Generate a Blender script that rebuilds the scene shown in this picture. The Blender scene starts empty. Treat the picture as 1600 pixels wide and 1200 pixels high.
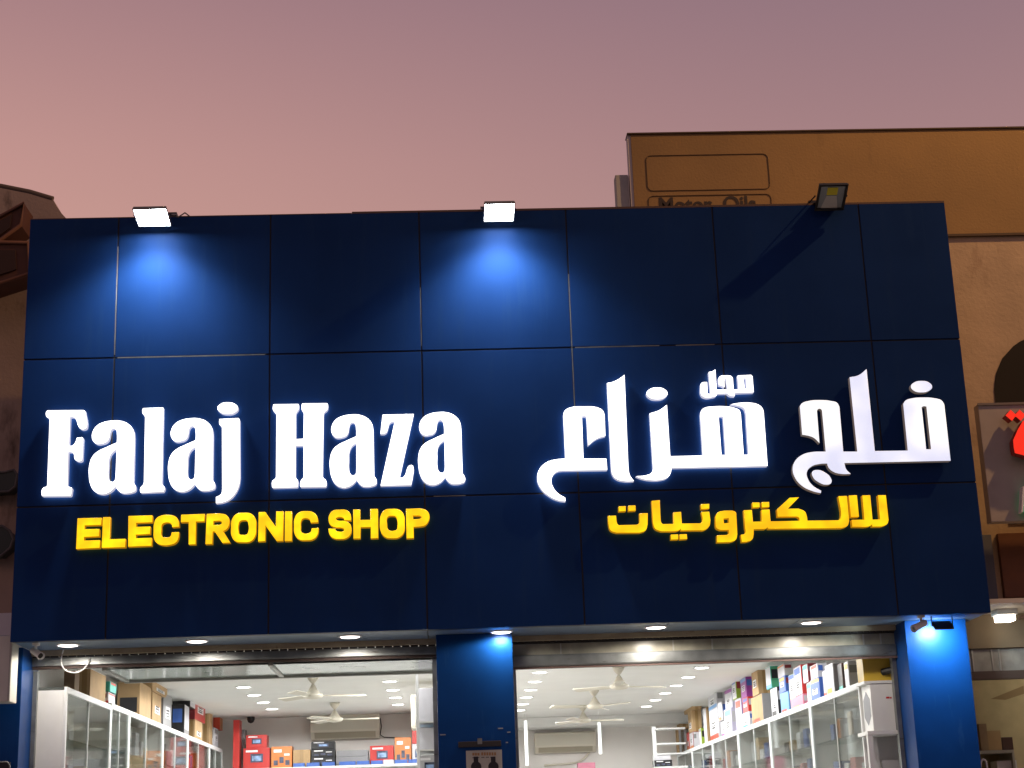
import bpy, bmesh, math, random
from mathutils import Matrix, Vector
random.seed(7)
scene = bpy.context.scene
C = scene.collection

# ---------------------------------------------------------------- camera
F, PITCH, YAW, ROLL = 2548.98, math.radians(15.6599), math.radians(-2.70546), math.radians(-2.07286)
CAM = Vector((0.0, -13.9786, 1.6))
cy, sy, cp, sp, cr, sr = math.cos(YAW), math.sin(YAW), math.cos(PITCH), math.sin(PITCH), math.cos(ROLL), math.sin(ROLL)
RM = Matrix(((cr, -sr, 0), (sr, cr, 0), (0, 0, 1))) @ Matrix(((1, 0, 0), (0, cp, sp), (0, -sp, cp))) @ \
     Matrix(((cy, 0, sy), (0, 1, 0), (-sy, 0, cy))) @ Matrix(((1, 0, 0), (0, 0, -1), (0, 1, 0)))
cd = bpy.data.cameras.new('camera'); cam = bpy.data.objects.new('camera', cd); C.objects.link(cam)
X3, Y3, Z3 = RM[0], -RM[1], -RM[2]
cam.matrix_world = Matrix(((X3[0], Y3[0], Z3[0], CAM[0]), (X3[1], Y3[1], Z3[1], CAM[1]), (X3[2], Y3[2], Z3[2], CAM[2]), (0, 0, 0, 1)))
cd.sensor_width = 36; cd.lens = F / 1600 * 36; cd.clip_end = 2000; cd.clip_start = 0.1
scene.camera = cam

def at(px, py, axis, val):
    """point of the place seen at a photo pixel, on the plane axis=val"""
    d = RM.transposed() @ Vector(((px - 800) / F, (py - 600) / F, 1.0))
    return CAM + d * ((val - CAM[axis]) / d[axis])
def project(p):
    q = RM @ (Vector(p) - CAM)
    return q[0] / q[2] * F + 800, q[1] / q[2] * F + 600

# ---------------------------------------------------------------- sky
W = bpy.data.worlds.new('World'); scene.world = W; W.use_nodes = True
nt = W.node_tree; nt.nodes.clear()
def nd(tree, t, **kw):
    n = tree.nodes.new(t)
    for k, v in kw.items(): setattr(n, k, v)
    return n
tc = nd(nt, 'ShaderNodeTexCoord'); sep = nd(nt, 'ShaderNodeSeparateXYZ')
nt.links.new(tc.outputs['Generated'], sep.inputs[0])
def ramp(tree, stops):
    r = nd(tree, 'ShaderNodeValToRGB'); e = r.color_ramp.elements
    while len(e) > 1: e.remove(e[0])
    e[0].position = stops[0][0]; e[0].color = (*stops[0][1], 1)
    for p, c in stops[1:]:
        k = e.new(p); k.color = (*c, 1)
    return r
ra = ramp(nt, [(0.0, (.06, .065, .09)), (.14, (.12, .11, .14)), (.26, (.40, .24, .23)), (.335, (.60, .33, .285)), (.40, (.535, .293, .27)), (.49, (.38, .213, .228)), (.70, (.17, .13, .20)), (1, (.07, .075, .15))])
rb = ramp(nt, [(0.0, (.06, .065, .09)), (.14, (.11, .11, .14)), (.26, (.30, .19, .20)), (.335, (.415, .245, .237)), (.40, (.365, .215, .225)), (.49, (.272, .170, .208)), (.70, (.14, .12, .20)), (1, (.07, .075, .15))])
mr = nd(nt, 'ShaderNodeMapRange'); mr.inputs['From Min'].default_value = -.32; mr.inputs['From Max'].default_value = .34
mr.interpolation_type = 'SMOOTHSTEP'
mx = nd(nt, 'ShaderNodeMix', data_type='RGBA')
bg = nd(nt, 'ShaderNodeBackground'); out = nd(nt, 'ShaderNodeOutputWorld')
nt.links.new(sep.outputs['Z'], ra.inputs[0]); nt.links.new(sep.outputs['Z'], rb.inputs[0]); nt.links.new(sep.outputs['X'], mr.inputs[0])
nt.links.new(mr.outputs[0], mx.inputs['Factor']); nt.links.new(ra.outputs[0], mx.inputs['A']); nt.links.new(rb.outputs[0], mx.inputs['B'])
nt.links.new(mx.outputs['Result'], bg.inputs[0]); bg.inputs[1].default_value = 1.0
nt.links.new(bg.outputs[0], out.inputs[0])
vs = scene.view_settings
scene.display_settings.display_device = 'sRGB'; vs.view_transform = 'Standard'; vs.look = 'None'; vs.exposure = 0; vs.gamma = 1; vs.use_curve_mapping = False
scene.cycles.max_bounces = 8; scene.cycles.diffuse_bounces = 4; scene.cycles.sample_clamp_indirect = 8; scene.cycles.transparent_max_bounces = 16
scene.cycles.use_denoising = True

# ---------------------------------------------------------------- materials
MATS = {}
def mat(name, col, rough=.6, metal=0, spec=.5, noise=0, nscale=8, bump=0, bscale=60, dirt=None, coat=0):
    if name in MATS: return MATS[name]
    m = bpy.data.materials.new(name); m.use_nodes = True; MATS[name] = m
    t = m.node_tree; b = t.nodes['Principled BSDF']
    b.inputs['Base Color'].default_value = (*col, 1); b.inputs['Roughness'].default_value = rough
    b.inputs['Metallic'].default_value = metal; b.inputs['Specular IOR Level'].default_value = spec
    b.inputs['Coat Weight'].default_value = coat
    tx = nd(t, 'ShaderNodeTexCoord')
    if noise or dirt:
        n = nd(t, 'ShaderNodeTexNoise'); n.inputs['Scale'].default_value = nscale; n.inputs['Detail'].default_value = 6
        t.links.new(tx.outputs['Object'], n.inputs['Vector'])
        r = ramp(t, [(.3, tuple(c * (1 - noise) for c in col)), (.7, tuple(min(1, c * (1 + noise)) for c in col))])
        t.links.new(n.outputs['Fac'], r.inputs[0]); last = r.outputs[0]
        if dirt:
            n2 = nd(t, 'ShaderNodeTexNoise'); n2.inputs['Scale'].default_value = dirt[1]; n2.inputs['Detail'].default_value = 8; n2.inputs['Roughness'].default_value = .65
            mp = nd(t, 'ShaderNodeMapping'); mp.inputs['Scale'].default_value = dirt[3] if len(dirt) > 3 else (1, 1, 1)
            t.links.new(tx.outputs['Object'], mp.inputs[0]); t.links.new(mp.outputs[0], n2.inputs['Vector'])
            r2 = ramp(t, [(dirt[2], (0, 0, 0)), (dirt[2] + .13, (1, 1, 1))])
            t.links.new(n2.outputs['Fac'], r2.inputs[0])
            mm = nd(t, 'ShaderNodeMix', data_type='RGBA'); mm.inputs['B'].default_value = (*dirt[0], 1)
            t.links.new(r2.outputs[0], mm.inputs['Factor']); t.links.new(last, mm.inputs['A']); last = mm.outputs['Result']
        t.links.new(last, b.inputs['Base Color'])
        mrr = nd(t, 'ShaderNodeMapRange'); mrr.inputs['To Min'].default_value = max(0, rough - .08); mrr.inputs['To Max'].default_value = min(1, rough + .08)
        t.links.new(n.outputs['Fac'], mrr.inputs[0]); t.links.new(mrr.outputs[0], b.inputs['Roughness'])
    if bump:
        n3 = nd(t, 'ShaderNodeTexNoise'); n3.inputs['Scale'].default_value = bscale; n3.inputs['Detail'].default_value = 5
        t.links.new(tx.outputs['Object'], n3.inputs['Vector'])
        bp = nd(t, 'ShaderNodeBump'); bp.inputs['Strength'].default_value = bump; bp.inputs['Distance'].default_value = .01
        t.links.new(n3.outputs['Fac'], bp.inputs['Height']); t.links.new(bp.outputs[0], b.inputs['Normal'])
    return m
def glow(name, col, strength, var=0, vscale=3, col2=None, base=(.8, .8, .8)):
    if name in MATS: return MATS[name]
    m = bpy.data.materials.new(name); m.use_nodes = True; MATS[name] = m
    t = m.node_tree; b = t.nodes['Principled BSDF']
    b.inputs['Base Color'].default_value = (*base, 1); b.inputs['Roughness'].default_value = .3
    b.inputs['Emission Color'].default_value = (*col, 1); b.inputs['Emission Strength'].default_value = strength
    if var:
        tx = nd(t, 'ShaderNodeTexCoord'); n = nd(t, 'ShaderNodeTexNoise'); n.inputs['Scale'].default_value = vscale; n.inputs['Detail'].default_value = 2
        t.links.new(tx.outputs['Object'], n.inputs['Vector'])
        r = nd(t, 'ShaderNodeMapRange'); r.inputs['From Min'].default_value = .3; r.inputs['From Max'].default_value = .7
        r.inputs['To Min'].default_value = strength * (1 - var); r.inputs['To Max'].default_value = strength * (1 + var)
        t.links.new(n.outputs['Fac'], r.inputs[0]); t.links.new(r.outputs[0], b.inputs['Emission Strength'])
        if col2:
            rr = ramp(t, [(.38, col2), (.62, col)]); t.links.new(n.outputs['Fac'], rr.inputs[0]); t.links.new(rr.outputs[0], b.inputs['Emission Color'])
    return m
def glass(name, tint=(.93, .97, .95), refl=.10, rough=.03):
    if name in MATS: return MATS[name]
    m = bpy.data.materials.new(name); m.use_nodes = True; MATS[name] = m
    t = m.node_tree; t.nodes.clear()
    o = nd(t, 'ShaderNodeOutputMaterial'); a = nd(t, 'ShaderNodeBsdfTransparent'); g = nd(t, 'ShaderNodeBsdfGlossy'); x = nd(t, 'ShaderNodeMixShader')
    a.inputs[0].default_value = (*tint, 1); g.inputs['Roughness'].default_value = rough
    lw = nd(t, 'ShaderNodeFresnel'); lw.inputs[0].default_value = 1.38
    ad = nd(t, 'ShaderNodeMath', operation='MULTIPLY_ADD'); ad.inputs[1].default_value = .55; ad.inputs[2].default_value = refl
    t.links.new(lw.outputs[0], ad.inputs[0]); t.links.new(ad.outputs[0], x.inputs[0])
    t.links.new(a.outputs[0], x.inputs[1]); t.links.new(g.outputs[0], x.inputs[2]); t.links.new(x.outputs[0], o.inputs[0])
    return m

NAVY = mat('navy_panel', (.0085, .0335, .130), .45, spec=.035, noise=.10, nscale=1.7, bump=.10, bscale=1.6, dirt=((.0115, .038, .131), 2.6, .54, (4.0, 1, .35)))
PILLAR = mat('blue_pillar_panel', (.003, .045, .19), .36, spec=.15, noise=.12, nscale=3, bump=.06, bscale=5, dirt=((.016, .07, .22), 5, .58, (3, 3, .5)))
SOFFIT = mat('soffit_panel', (.15, .23, .34), .30, spec=.5, noise=.02, nscale=2)
SEAL = mat('dark_sealant', (.018, .016, .015), .7, noise=.4, nscale=9)
SEAL_L = mat('grey_sealant', (.16, .15, .14), .5, noise=.4, nscale=6)
BLACK = mat('black_plastic', (.012, .012, .013), .45)
DMETAL = mat('dark_metal', (.03, .03, .032), .4, metal=.4)
STEEL = mat('galvanised_steel', (.24, .255, .25), .44, metal=.7, noise=.22, nscale=7, dirt=((.10, .085, .07), 9, .60, (.5, 4, 4)))
WHITE = mat('white_paint', (.74, .75, .73), .45, noise=.03)
ALU = mat('white_aluminium', (.76, .78, .78), .35)
CREAM = mat('cream_plastic', (.66, .62, .52), .4)
CEIL = mat('ceiling_paint', (.78, .78, .76), .8, noise=.03, nscale=2)
WALLIN = mat('inner_wall_paint', (.80, .77, .74), .8, noise=.05, nscale=1.5)
TILE = mat('floor_tile', (.62, .61, .58), .3)
BEIGE = mat('beige_lintel_plaster', (.42, .36, .25), .85, noise=.14, nscale=5, bump=.3, bscale=50, dirt=((.17, .13, .08), 5, .60))
GLASS = glass('cabinet_glass', (.95, .97, .96), .02, .04)
SHOPGLASS = glass('shop_glass', (.80, .86, .84), .12, .06)
STRIP = mat('milky_plastic_strip', (.40, .38, .30), .25, spec=.5, noise=.2, nscale=6)
PLASTIC = glass('clear_plastic_sheet', (.72, .72, .66), .20, .18)
CARD = mat('cardboard', (.46, .31, .16), .8, noise=.10, nscale=6, bump=.08, bscale=90)
CARD_D = mat('dull_cardboard', (.30, .21, .13), .85, noise=.14, nscale=6)
TAPE = mat('parcel_tape', (.36, .23, .10), .25)
LABEL = mat('white_label', (.82, .82, .84), .5)
INK = mat('black_ink', (.02, .02, .025), .5)

# ---------------------------------------------------------------- mesh helpers
class MB:
    def __init__(s): s.v, s.f, s.mi, s.sm = [], [], [], []
    def add(s, vs_, fs, m=0, smooth=False):
        n = len(s.v); s.v += [Vector(v) for v in vs_]
        for f in fs: s.f.append([n + i for i in f]); s.mi.append(m); s.sm.append(smooth)
        return s
    def box(s, x0, x1, y0, y1, z0, z1, m=0):
        return s.add([(x0, y0, z0), (x1, y0, z0), (x1, y1, z0), (x0, y1, z0), (x0, y0, z1), (x1, y0, z1), (x1, y1, z1), (x0, y1, z1)],
                     [(0, 3, 2, 1), (4, 5, 6, 7), (0, 1, 5, 4), (1, 2, 6, 5), (2, 3, 7, 6), (3, 0, 4, 7)], m)
    def quad(s, a, b, c, d, m=0): return s.add([a, b, c, d], [(0, 1, 2, 3)], m)
    def prism(s, pts, off, m=0):
        n = len(pts); off = Vector(off); a = [Vector(p) for p in pts]
        fs = [tuple(range(n)), tuple(range(2 * n - 1, n - 1, -1))] + [(i, i + n, (i + 1) % n + n, (i + 1) % n) for i in range(n)]
        return s.add(a + [p + off for p in a], fs, m)
    def tube(s, pts, r, n=10, m=0, cap=True):
        pts = [Vector(p) for p in pts]; rs = r if isinstance(r, (list, tuple)) else [r] * len(pts)
        rings = []; up = None
        for i, p in enumerate(pts):
            t = (pts[min(i + 1, len(pts) - 1)] - pts[max(i - 1, 0)]).normalized()
            if up is None: up = t.orthogonal().normalized()
            up = (up - t * up.dot(t)).normalized(); w = t.cross(up)
            rings.append([p + (up * math.cos(2 * math.pi * k / n) + w * math.sin(2 * math.pi * k / n)) * rs[i] for k in range(n)])
        vs_ = [v for r_ in rings for v in r_]
        fs = [(i * n + k, i * n + (k + 1) % n, (i + 1) * n + (k + 1) % n, (i + 1) * n + k) for i in range(len(pts) - 1) for k in range(n)]
        s.add(vs_, fs, m, True)
        if cap:
            s.add(rings[0], [tuple(range(n - 1, -1, -1))], m); s.add(rings[-1], [tuple(range(n))], m)
        return s
    def lathe(s, c, prof, n=24, m=0):
        """profile of (radius, z) round a vertical axis"""
        c = Vector(c); vs_ = []
        for r, z in prof:
            for k in range(n):
                a = 2 * math.pi * k / n; vs_.append(c + Vector((r * math.cos(a), r * math.sin(a), z)))
        fs = [(i * n + k, i * n + (k + 1) % n, (i + 1) * n + (k + 1) % n, (i + 1) * n + k) for i in range(len(prof) - 1) for k in range(n)]
        return s.add(vs_, fs, m, True)
    def mesh(s, name, mats, loc, bevel=0):
        me = bpy.data.meshes.new(name)
        me.from_pydata([tuple(v - loc) for v in s.v], [], s.f)
        for mm in (mats if isinstance(mats, (list, tuple)) else [mats]): me.materials.append(mm)
        for p, i, sm in zip(me.polygons, s.mi, s.sm): p.material_index = i; p.use_smooth = sm
        bm = bmesh.new(); bm.from_mesh(me)
        bmesh.ops.recalc_face_normals(bm, faces=bm.faces)
        if bevel:
            bmesh.ops.remove_doubles(bm, verts=bm.verts, dist=1e-5)
            bmesh.ops.bevel(bm, geom=[e for e in bm.edges if len(e.link_faces) == 2 and e.calc_face_angle(0) > .5], offset=bevel, segments=2, profile=.6, affect='EDGES')
        bm.to_mesh(me); bm.free(); me.update()
        return me

def tag(o, label=None, cat=None, group=None, kind=None):
    for k, v in (('label', label), ('category', cat), ('group', group), ('kind', kind)):
        if v: o[k] = v
    return o
def thing(name, label, cat, loc=(0, 0, 0), group=None):
    o = bpy.data.objects.new(name, None); o.empty_display_size = .1; o.location = loc; C.objects.link(o)
    return tag(o, label, cat, group)
def part(name, mb, mats, parent, bevel=0, label=None, kind=None):
    base = Vector((0, 0, 0)); q = parent
    while q is not None: base += Vector(q.location); q = q.parent
    o = bpy.data.objects.new(name, mb.mesh(name, mats, base, bevel)); C.objects.link(o)
    o.parent = parent
    return tag(o, label, kind=kind)
def solo(name, mb, mats, loc, label, cat, group=None, bevel=0):
    o = bpy.data.objects.new(name, mb.mesh(name, mats, Vector(loc), bevel)); o.location = loc; C.objects.link(o)
    return tag(o, label, cat, group)
def setting(name, mb, mats, loc=(0, 0, 0)):
    o = bpy.data.objects.new(name, mb.mesh(name, mats, Vector(loc))); o.location = loc; C.objects.link(o)
    return tag(o, kind='structure')
def dup(root, loc, label=None, group=None, rot=None):
    r = root.copy(); C.objects.link(r); r.location = loc
    if label: r['label'] = label
    if group: r['group'] = group
    if rot is not None: r.rotation_euler = rot
    for ch in root.children:
        c = ch.copy(); C.objects.link(c); c.parent = r
        for g in ch.children:
            d = g.copy(); C.objects.link(d); d.parent = c
    return r
def V(*a): return Vector(a)
def smooth(pts, n=6):
    P = [Vector(p) for p in pts]; r_ = []
    for i in range(len(P) - 1):
        a, b, c, d = P[max(i - 1, 0)], P[i], P[i + 1], P[min(i + 2, len(P) - 1)]
        for k in range(n):
            t = k / n; r_.append(.5 * (2 * b + (c - a) * t + (2 * a - 5 * b + 4 * c - d) * t * t + (3 * b - a - 3 * c + d) * t ** 3))
    return r_ + [P[-1]]

# ---------------------------------------------------------------- ground
setting('road', MB().box(-400, 400, -400, -6, -.3, 0), mat('asphalt', (.05, .05, .052), .85, noise=.2, nscale=3, bump=.4, bscale=80))
pv = MB(); pv.box(-60, 60, -6, .75, -.3, .13); setting('pavement', pv, mat('pavement_paving', (.28, .25, .22), .8, noise=.15, nscale=2))
setting('earth', MB().box(-400, 400, 14.5, 400, -.3, 0), mat('sand', (.3, .24, .17), .9))

# ---------------------------------------------------------------- shop building (inside)
ZC = 3.55
shop = thing('shop_building', 'shop room behind the blue front with white ceiling and pale walls', 'building', (0.3, 7, .15))
part('floor', MB().box(-4.3, 4.75, .75, 14.3, 0, .15), TILE, shop)
ceil_m = MB(); ceil_m.box(-4.1, 4.75, .95, 14.3, ZC, ZC + .2)
part('ceiling', ceil_m, CEIL, shop)
wm = MB(); wm.box(-3.86, -3.78, .76, 14.3, .15, ZC); part('wall', wm, WALLIN, shop)
wm = MB(); wm.box(4.55, 4.63, .76, 14.3, .15, ZC); part('wall', wm, WALLIN, shop)
wm = MB(); wm.box(-3.78, .02, 11.6, 11.7, .15, ZC); part('wall', wm, WALLIN, shop)
wm = MB(); wm.box(.32, 4.55, 14.1, 14.2, .15, ZC); part('wall', wm, WALLIN, shop)
wm = MB(); wm.box(.02, .32, 1.0, 14.2, .15, ZC); part('wall', wm, WALLIN, shop)
bm_ = MB(); bm_.box(.32, 4.55, 13.3, 14.1, 3.40, ZC - .002); part('ceiling_beam', bm_, CEIL, shop)
# the body of the building over the shop, behind the cladding
bd = MB(); bd.box(-3.64, 4.73, .12, .9, ZC + .21, 7.10); part('roof_block', bd, mat('rough_render', (.25, .2, .16), .9), shop)

# ---------------------------------------------------------------- blue cladding
FX0, FX1, FZ0, FZ1 = -3.652, 4.742, 3.367, 7.175
fac = thing('shop_fascia', 'tall dark blue panelled shop front fascia across the middle of the street', 'shop front', (.545, 0, FZ0))
xs = [FX0, -2.858, -1.487, -.137, 1.211, 2.566, 3.931, FX1]
zs = [FZ0, 4.522, 5.85, FZ1]
g = .007
for i in range(7):
    for j in range(3):
        x0, x1 = xs[i] + (g if i else 0), xs[i + 1] - (g if i < 6 else 0)
        z0, z1 = zs[j] + (g if j else 0), zs[j + 1] - (g if j < 2 else 0)
        if i == 0 and j == 2: z1 -= .0
        m = MB(); dy = [random.uniform(-.0018, .0018) for _ in range(4)]
        m.add([(x0, dy[0], z0), (x1, dy[1], z0), (x1, .03, z0), (x0, .03, z0), (x0, dy[2], z1), (x1, dy[3], z1), (x1, .03, z1), (x0, .03, z1)],
              [(0, 3, 2, 1), (4, 5, 6, 7), (0, 1, 5, 4), (1, 2, 6, 5), (2, 3, 7, 6), (3, 0, 4, 7)])
        part('panel', m, NAVY, fac, bevel=.0025)
sm_ = MB()
for x in xs[1:-1]: sm_.box(x - g - .004, x + g + .004, .006 + .002, .028, FZ0 + .01, FZ1 - .004)
for z in zs[1:-1]: sm_.box(FX0 + .01, FX1 - .01, .0095, .0275, z - g - .004, z + g + .004)
part('joint_sealant', sm_, SEAL, fac)
# paler grey strips put the light on some joints into the colour
sl = MB(); sl.box(-2.83, -1.53, -.0008, .0093, 5.846, 5.8545); sl.box(1.24, 2.0, -.0005, .0093, 5.847, 5.8535); sl.box(2.15, 2.5, .001, .0093, 5.846, 5.853)
sl.box(-.06, .22, .0, .0093, 4.519, 4.5255)
part('lit_joint_strip', sl, SEAL_L, fac)
sl = MB(); sl.box(-2.8615, -2.8545, .0005, .0079, 5.88, 6.9); sl.box(1.2075, 1.2140, .001, .0079, 4.9, 6.55); sl.box(-.140, -.1345, .002, .0079, 5.9, 6.45)
part('lit_joint_strip', sl, SEAL_L, fac)
bk = MB(); bk.box(FX0, FX1, .031, .118, FZ0 + .004, FZ1 - .01); part('backing_frame', bk, DMETAL, fac)
cp_ = MB(); cp_.box(FX0, -.75, .0, .35, FZ1 + .001, FZ1 + .009); cp_.box(-.748, FX1, .0, .35, FZ1 + .001, FZ1 + .02)
part('coping', cp_, mat('brown_coping', (.09, .045, .03), .6), fac)
# soffit panels with joints
SY = .70
sx = [FX0, -2.2, -.137, 1.95, 3.1, FX1]
for i in range(5):
    m = MB(); m.box(sx[i] + .004, sx[i + 1] - .004, .035, SY, FZ0 + .005, FZ0 + .03)
    part('soffit_panel', m, SOFFIT, fac, bevel=.002)
part('soffit_backing', MB().box(FX0, FX1, .12, SY, FZ0 + .032, FZ0 + .06), DMETAL, fac)

# pillars
def pillar(x0, x1, y0, label, extra=None):
    t = thing('pillar', label, 'pillar', ((x0 + x1) / 2, (y0 + 1.0) / 2, .13), 'blue clad pillars beside the shop doors')
    m = MB(); m.box(x0, x1, y0, 1.0, .13, FZ0 + .003); part('cladding', m, PILLAR, t, bevel=.004)
    return t
p1 = pillar(-.068, .600, .42, 'blue clad pillar between the two shop openings with a poster on it')
p2 = pillar(4.095, 4.645, .42, 'bright blue pillar under a small floodlight beside the neighbour shop')
p3 = pillar(-4.35, -3.648, .42, 'blue pillar at the left end of the shop behind the white box')
sc_ = MB()
for (px, py, a, l) in ((692, 1148, .3, .05), (795, 1144, -.9, .045), (782, 1138, -.5, .05), (792, 1160, .2, .02)):
    q = at(px, py, 1, .4195); dx, dz = math.cos(a) * l / 2, math.sin(a) * l / 2
    sc_.box(q.x - abs(dx), q.x + abs(dx), .4180, .4188, q.z - .005, q.z + .005)
part('scuff', sc_, mat('scuffed_metal', (.25, .27, .3), .5), p1)

# ---------------------------------------------------------------- lintels, shutters, transom
def opening(x0, x1, side):
    t = thing('roller_shutter', f'rolled up steel shutter over the {side} shop opening', 'roller shutter', ((x0 + x1) / 2, .9, 3.0))
    lt = MB(); lt.box(x0, x1, .705, .78, 3.325, FZ0 + .06); part('lintel_strip', lt, BEIGE, t, bevel=.004)
    if side == 'left':
        part('bottom_bar', MB().box(x0, x1, .74, .80, 3.238, 3.312), STEEL, t, bevel=.006)
        hk = MB()
        for k in range(46):
            x = x0 + (x1 - x0) * (k + .5) / 46
            hk.box(x - .034, x + .034, .742, .77, 3.3125, 3.3245)
        part('guide_tooth', hk, DMETAL, t, kind='stuff')
        part('slot_shadow_bar', MB().box(x0, x1, .76, .79, 3.212, 3.236), mat('slot_shade_brown', (.035, .018, .013), .7), t)  # dark bar stands for the shade in the gap below the steel bar
    else:
        hk = MB()
        for k in range(60):
            x = x0 + (x1 - x0) * (k + .5) / 60
            hk.box(x - .026, x + .026, .742, .77, 3.314, 3.3245)
        part('guide_tooth', hk, DMETAL, t, kind='stuff')
        part('guide_rail', MB().box(x0, x1, .772, .80, 3.306, 3.324), DMETAL, t)
        ps = MB(); ps.box(x0, x1, .79, .796, 3.206, 3.305); part('clear_strip', ps, STRIP, t)
        for px in (876, 1052, 1113, 1350, 1377):
            q = at(px, 1008, 1, .782); dv = MB(); dv.box(q.x - .006, q.x + .006, .776, .788, 3.207, 3.304)
            part('strip_divider', dv, mat('dull_aluminium', (.5, .49, .44), .4, metal=.5), t)
        bb = MB(); bb.box(x0, x1, .735, .80, 3.098, 3.2055); part('bottom_bar', bb, STEEL, t, bevel=.016)
        part('rubber_lip', MB().box(x0, x1, .75, .785, 3.080, 3.097), mat('brown_rubber', (.16, .10, .085), .6), t)
        # back shelf seen through the clear strip
        part('shutter_drum', MB().tube([(x0 + .05, 1.02, 3.36), (x1 - .05, 1.02, 3.36)], .13, 20), mat('shutter_slats', (.45, .43, .37), .5, metal=.3, noise=.2, nscale=12), t)
    for x in (x0 + .02, x1 - .02): part('side_rail', MB().box(x - .019, x + .019, .80, .88, .15, 3.2), STEEL, t)
    return t
opening(-3.646, -.070, 'left'); opening(.602, 4.093, 'right')

vt = thing('door_transom', 'glazed overhead panel inside the left opening with pale green glass', 'transom', (-1.6, 1.3, 3.2))
part('glass_pane', MB().box(-3.0, -1.58, .84, 1.86, 3.20, 3.208), mat('green_back_glass', (.30, .36, .32), .12, spec=.8, noise=.25, nscale=4), vt)
part('glass_pane', MB().box(-1.53, -.11, .84, 1.86, 3.20, 3.208), mat('green_back_glass', (.3, .36, .32)), vt)
fr = MB(); fr.box(-3.05, -.07, 1.862, 1.91, 3.18, 3.26); fr.box(-1.578, -1.532, .84, 1.86, 3.188, 3.22); fr.box(-3.05, -3.002, .84, 1.86, 3.188, 3.22); fr.box(-.108, -.07, .84, 1.86, 3.188, 3.22)
part('frame', fr, mat('grey_aluminium', (.46, .47, .44), .4), vt, bevel=.004)
part('cover_board', MB().box(-3.05, -.07, .84, 1.9, 3.27, 3.29), CEIL, vt)

# ---------------------------------------------------------------- downlights
def downlight(label, group, loc, lens, h=.014):
    t = thing('downlight', label, 'downlight', loc, group)
    x, y, z = loc
    part('trim_ring', MB().lathe((x, y, z), [(.084, -.003), (.09, -.010), (.102, -.006), (.104, 0.002)], 28), WHITE, t)
    ln_ = bpy.data.lights.get('downlight_' + lens.name)
    if ln_ is None:
        ln_ = bpy.data.lights.new('downlight_' + lens.name, 'SPOT'); ln_.spot_size = math.radians(172); ln_.spot_blend = .2; ln_.shadow_soft_size = .07
        ln_.energy, ln_.color = (40, (1, .90, .80)) if 'warm' in lens.name else (72, (1, .99, .965))
    lob = bpy.data.objects.new('downlight_lamp', ln_); C.objects.link(lob); lob.parent = t; lob.location = (0, 0, -.02)
    part('lens', MB().lathe((x, y, z), [(.0005, -h), (.066, -h + .001), (.079, -h * .75), (.083, -h * .4), (.083, -.003)], 28), lens, t)
    return t
L_SOF = glow('warm_downlight_lens', (1, .88, .80), 7)
L_IN = glow('shop_downlight_lens', (1, .965, .93), 7)
dl_names = ['outer left downlight under the blue soffit above the white cabinet', 'second soffit downlight from the left, over the left opening',
            'third soffit downlight, over the right half of the left opening', 'soffit downlight directly over the middle blue pillar',
            'soffit downlight over the middle of the right opening', 'soffit downlight nearest the right blue pillar']
d0 = None
for n, x in zip(dl_names, (-3.244, -2.139, -.815, .505, 1.863, 3.241)):
    if d0 is None: d0 = downlight(n, 'downlights in the soffit', (x, .335, FZ0 + .004), L_SOF)
    else: dup(d0, (x, .335, FZ0 + .004), n)
e0 = None
rows = [(-2.475, [9.83 - 1.12 * k for k in range(7)], 'left row of the left room ceiling'), (-.674, [9.76 - 1.14 * k for k in range(7)], 'right row of the left room ceiling'),
        (1.143, [11.55 - 1.15 * k for k in range(9)], 'left row of the right room ceiling'), (3.11, [11.6 - 1.15 * k for k in range(9)], 'right row of the right room ceiling')]
ordn = ['farthest', 'second farthest', 'third farthest', 'fourth farthest', 'fifth farthest', 'sixth farthest', 'seventh farthest', 'eighth farthest', 'nearest']
for x, ys, w in rows:
    for k, y in enumerate(ys):
        lb = f'round white ceiling downlight, {ordn[k]} in the {w}'
        if e0 is None: e0 = downlight(lb, 'downlights in the shop ceiling', (x, y, ZC), L_IN)
        else: dup(e0, (x, y, ZC), lb)

# ---------------------------------------------------------------- ceiling fans
def fan(loc, label, phase):
    x, y, z = loc
    t = thing('ceiling_fan', label, 'ceiling fan', loc, 'white ceiling fans')
    part('canopy', MB().lathe(loc, [(.0005, 0), (.075, -.002), (.06, -.04), (.018, -.09)], 20), CREAM, t)
    part('rod', MB().tube([(x, y, z - .08), (x, y, z - .17)], .012, 8), CREAM, t)
    part('motor_cover', MB().lathe(loc, [(.018, -.10), (.045, -.15), (.08, -.20)], 20), CREAM, t)
    part('motor', MB().lathe(loc, [(.08, -.20), (.112, -.21), (.118, -.235), (.09, -.258), (.04, -.268), (.0005, -.27)], 24), CREAM, t)
    for k in range(3):
        a = phase + k * 2 * math.pi / 3; d = V(math.cos(a), math.sin(a), 0); n = V(-math.sin(a), math.cos(a), .22)
        c = V(x, y, z - .232); m = MB()
        m.prism([c + d * .10 - n * .02, c + d * .2 - n * .05, c + d * .60 - n * .06, c + d * .62 - n * .045, c + d * .62 + n * .045, c + d * .60 + n * .06, c + d * .2 + n * .045, c + d * .10 + n * .02], (0, 0, .006))
        part('blade', m, CREAM, t)
    return t
fan((-1.54, 5.42, ZC), 'white ceiling fan nearest the street in the left room', .2)
fan((-1.54, 9.2, ZC), 'white ceiling fan in front of the air conditioner in the left room', .02)
fan((2.06, 5.49, ZC), 'white ceiling fan nearest the street in the right room', .42)
fan((2.02, 8.39, ZC), 'middle one of the three ceiling fans in the right room', 1.25)
fan((2.08, 11.07, ZC), 'farthest ceiling fan in the right room above the air conditioner', .1)

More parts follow.
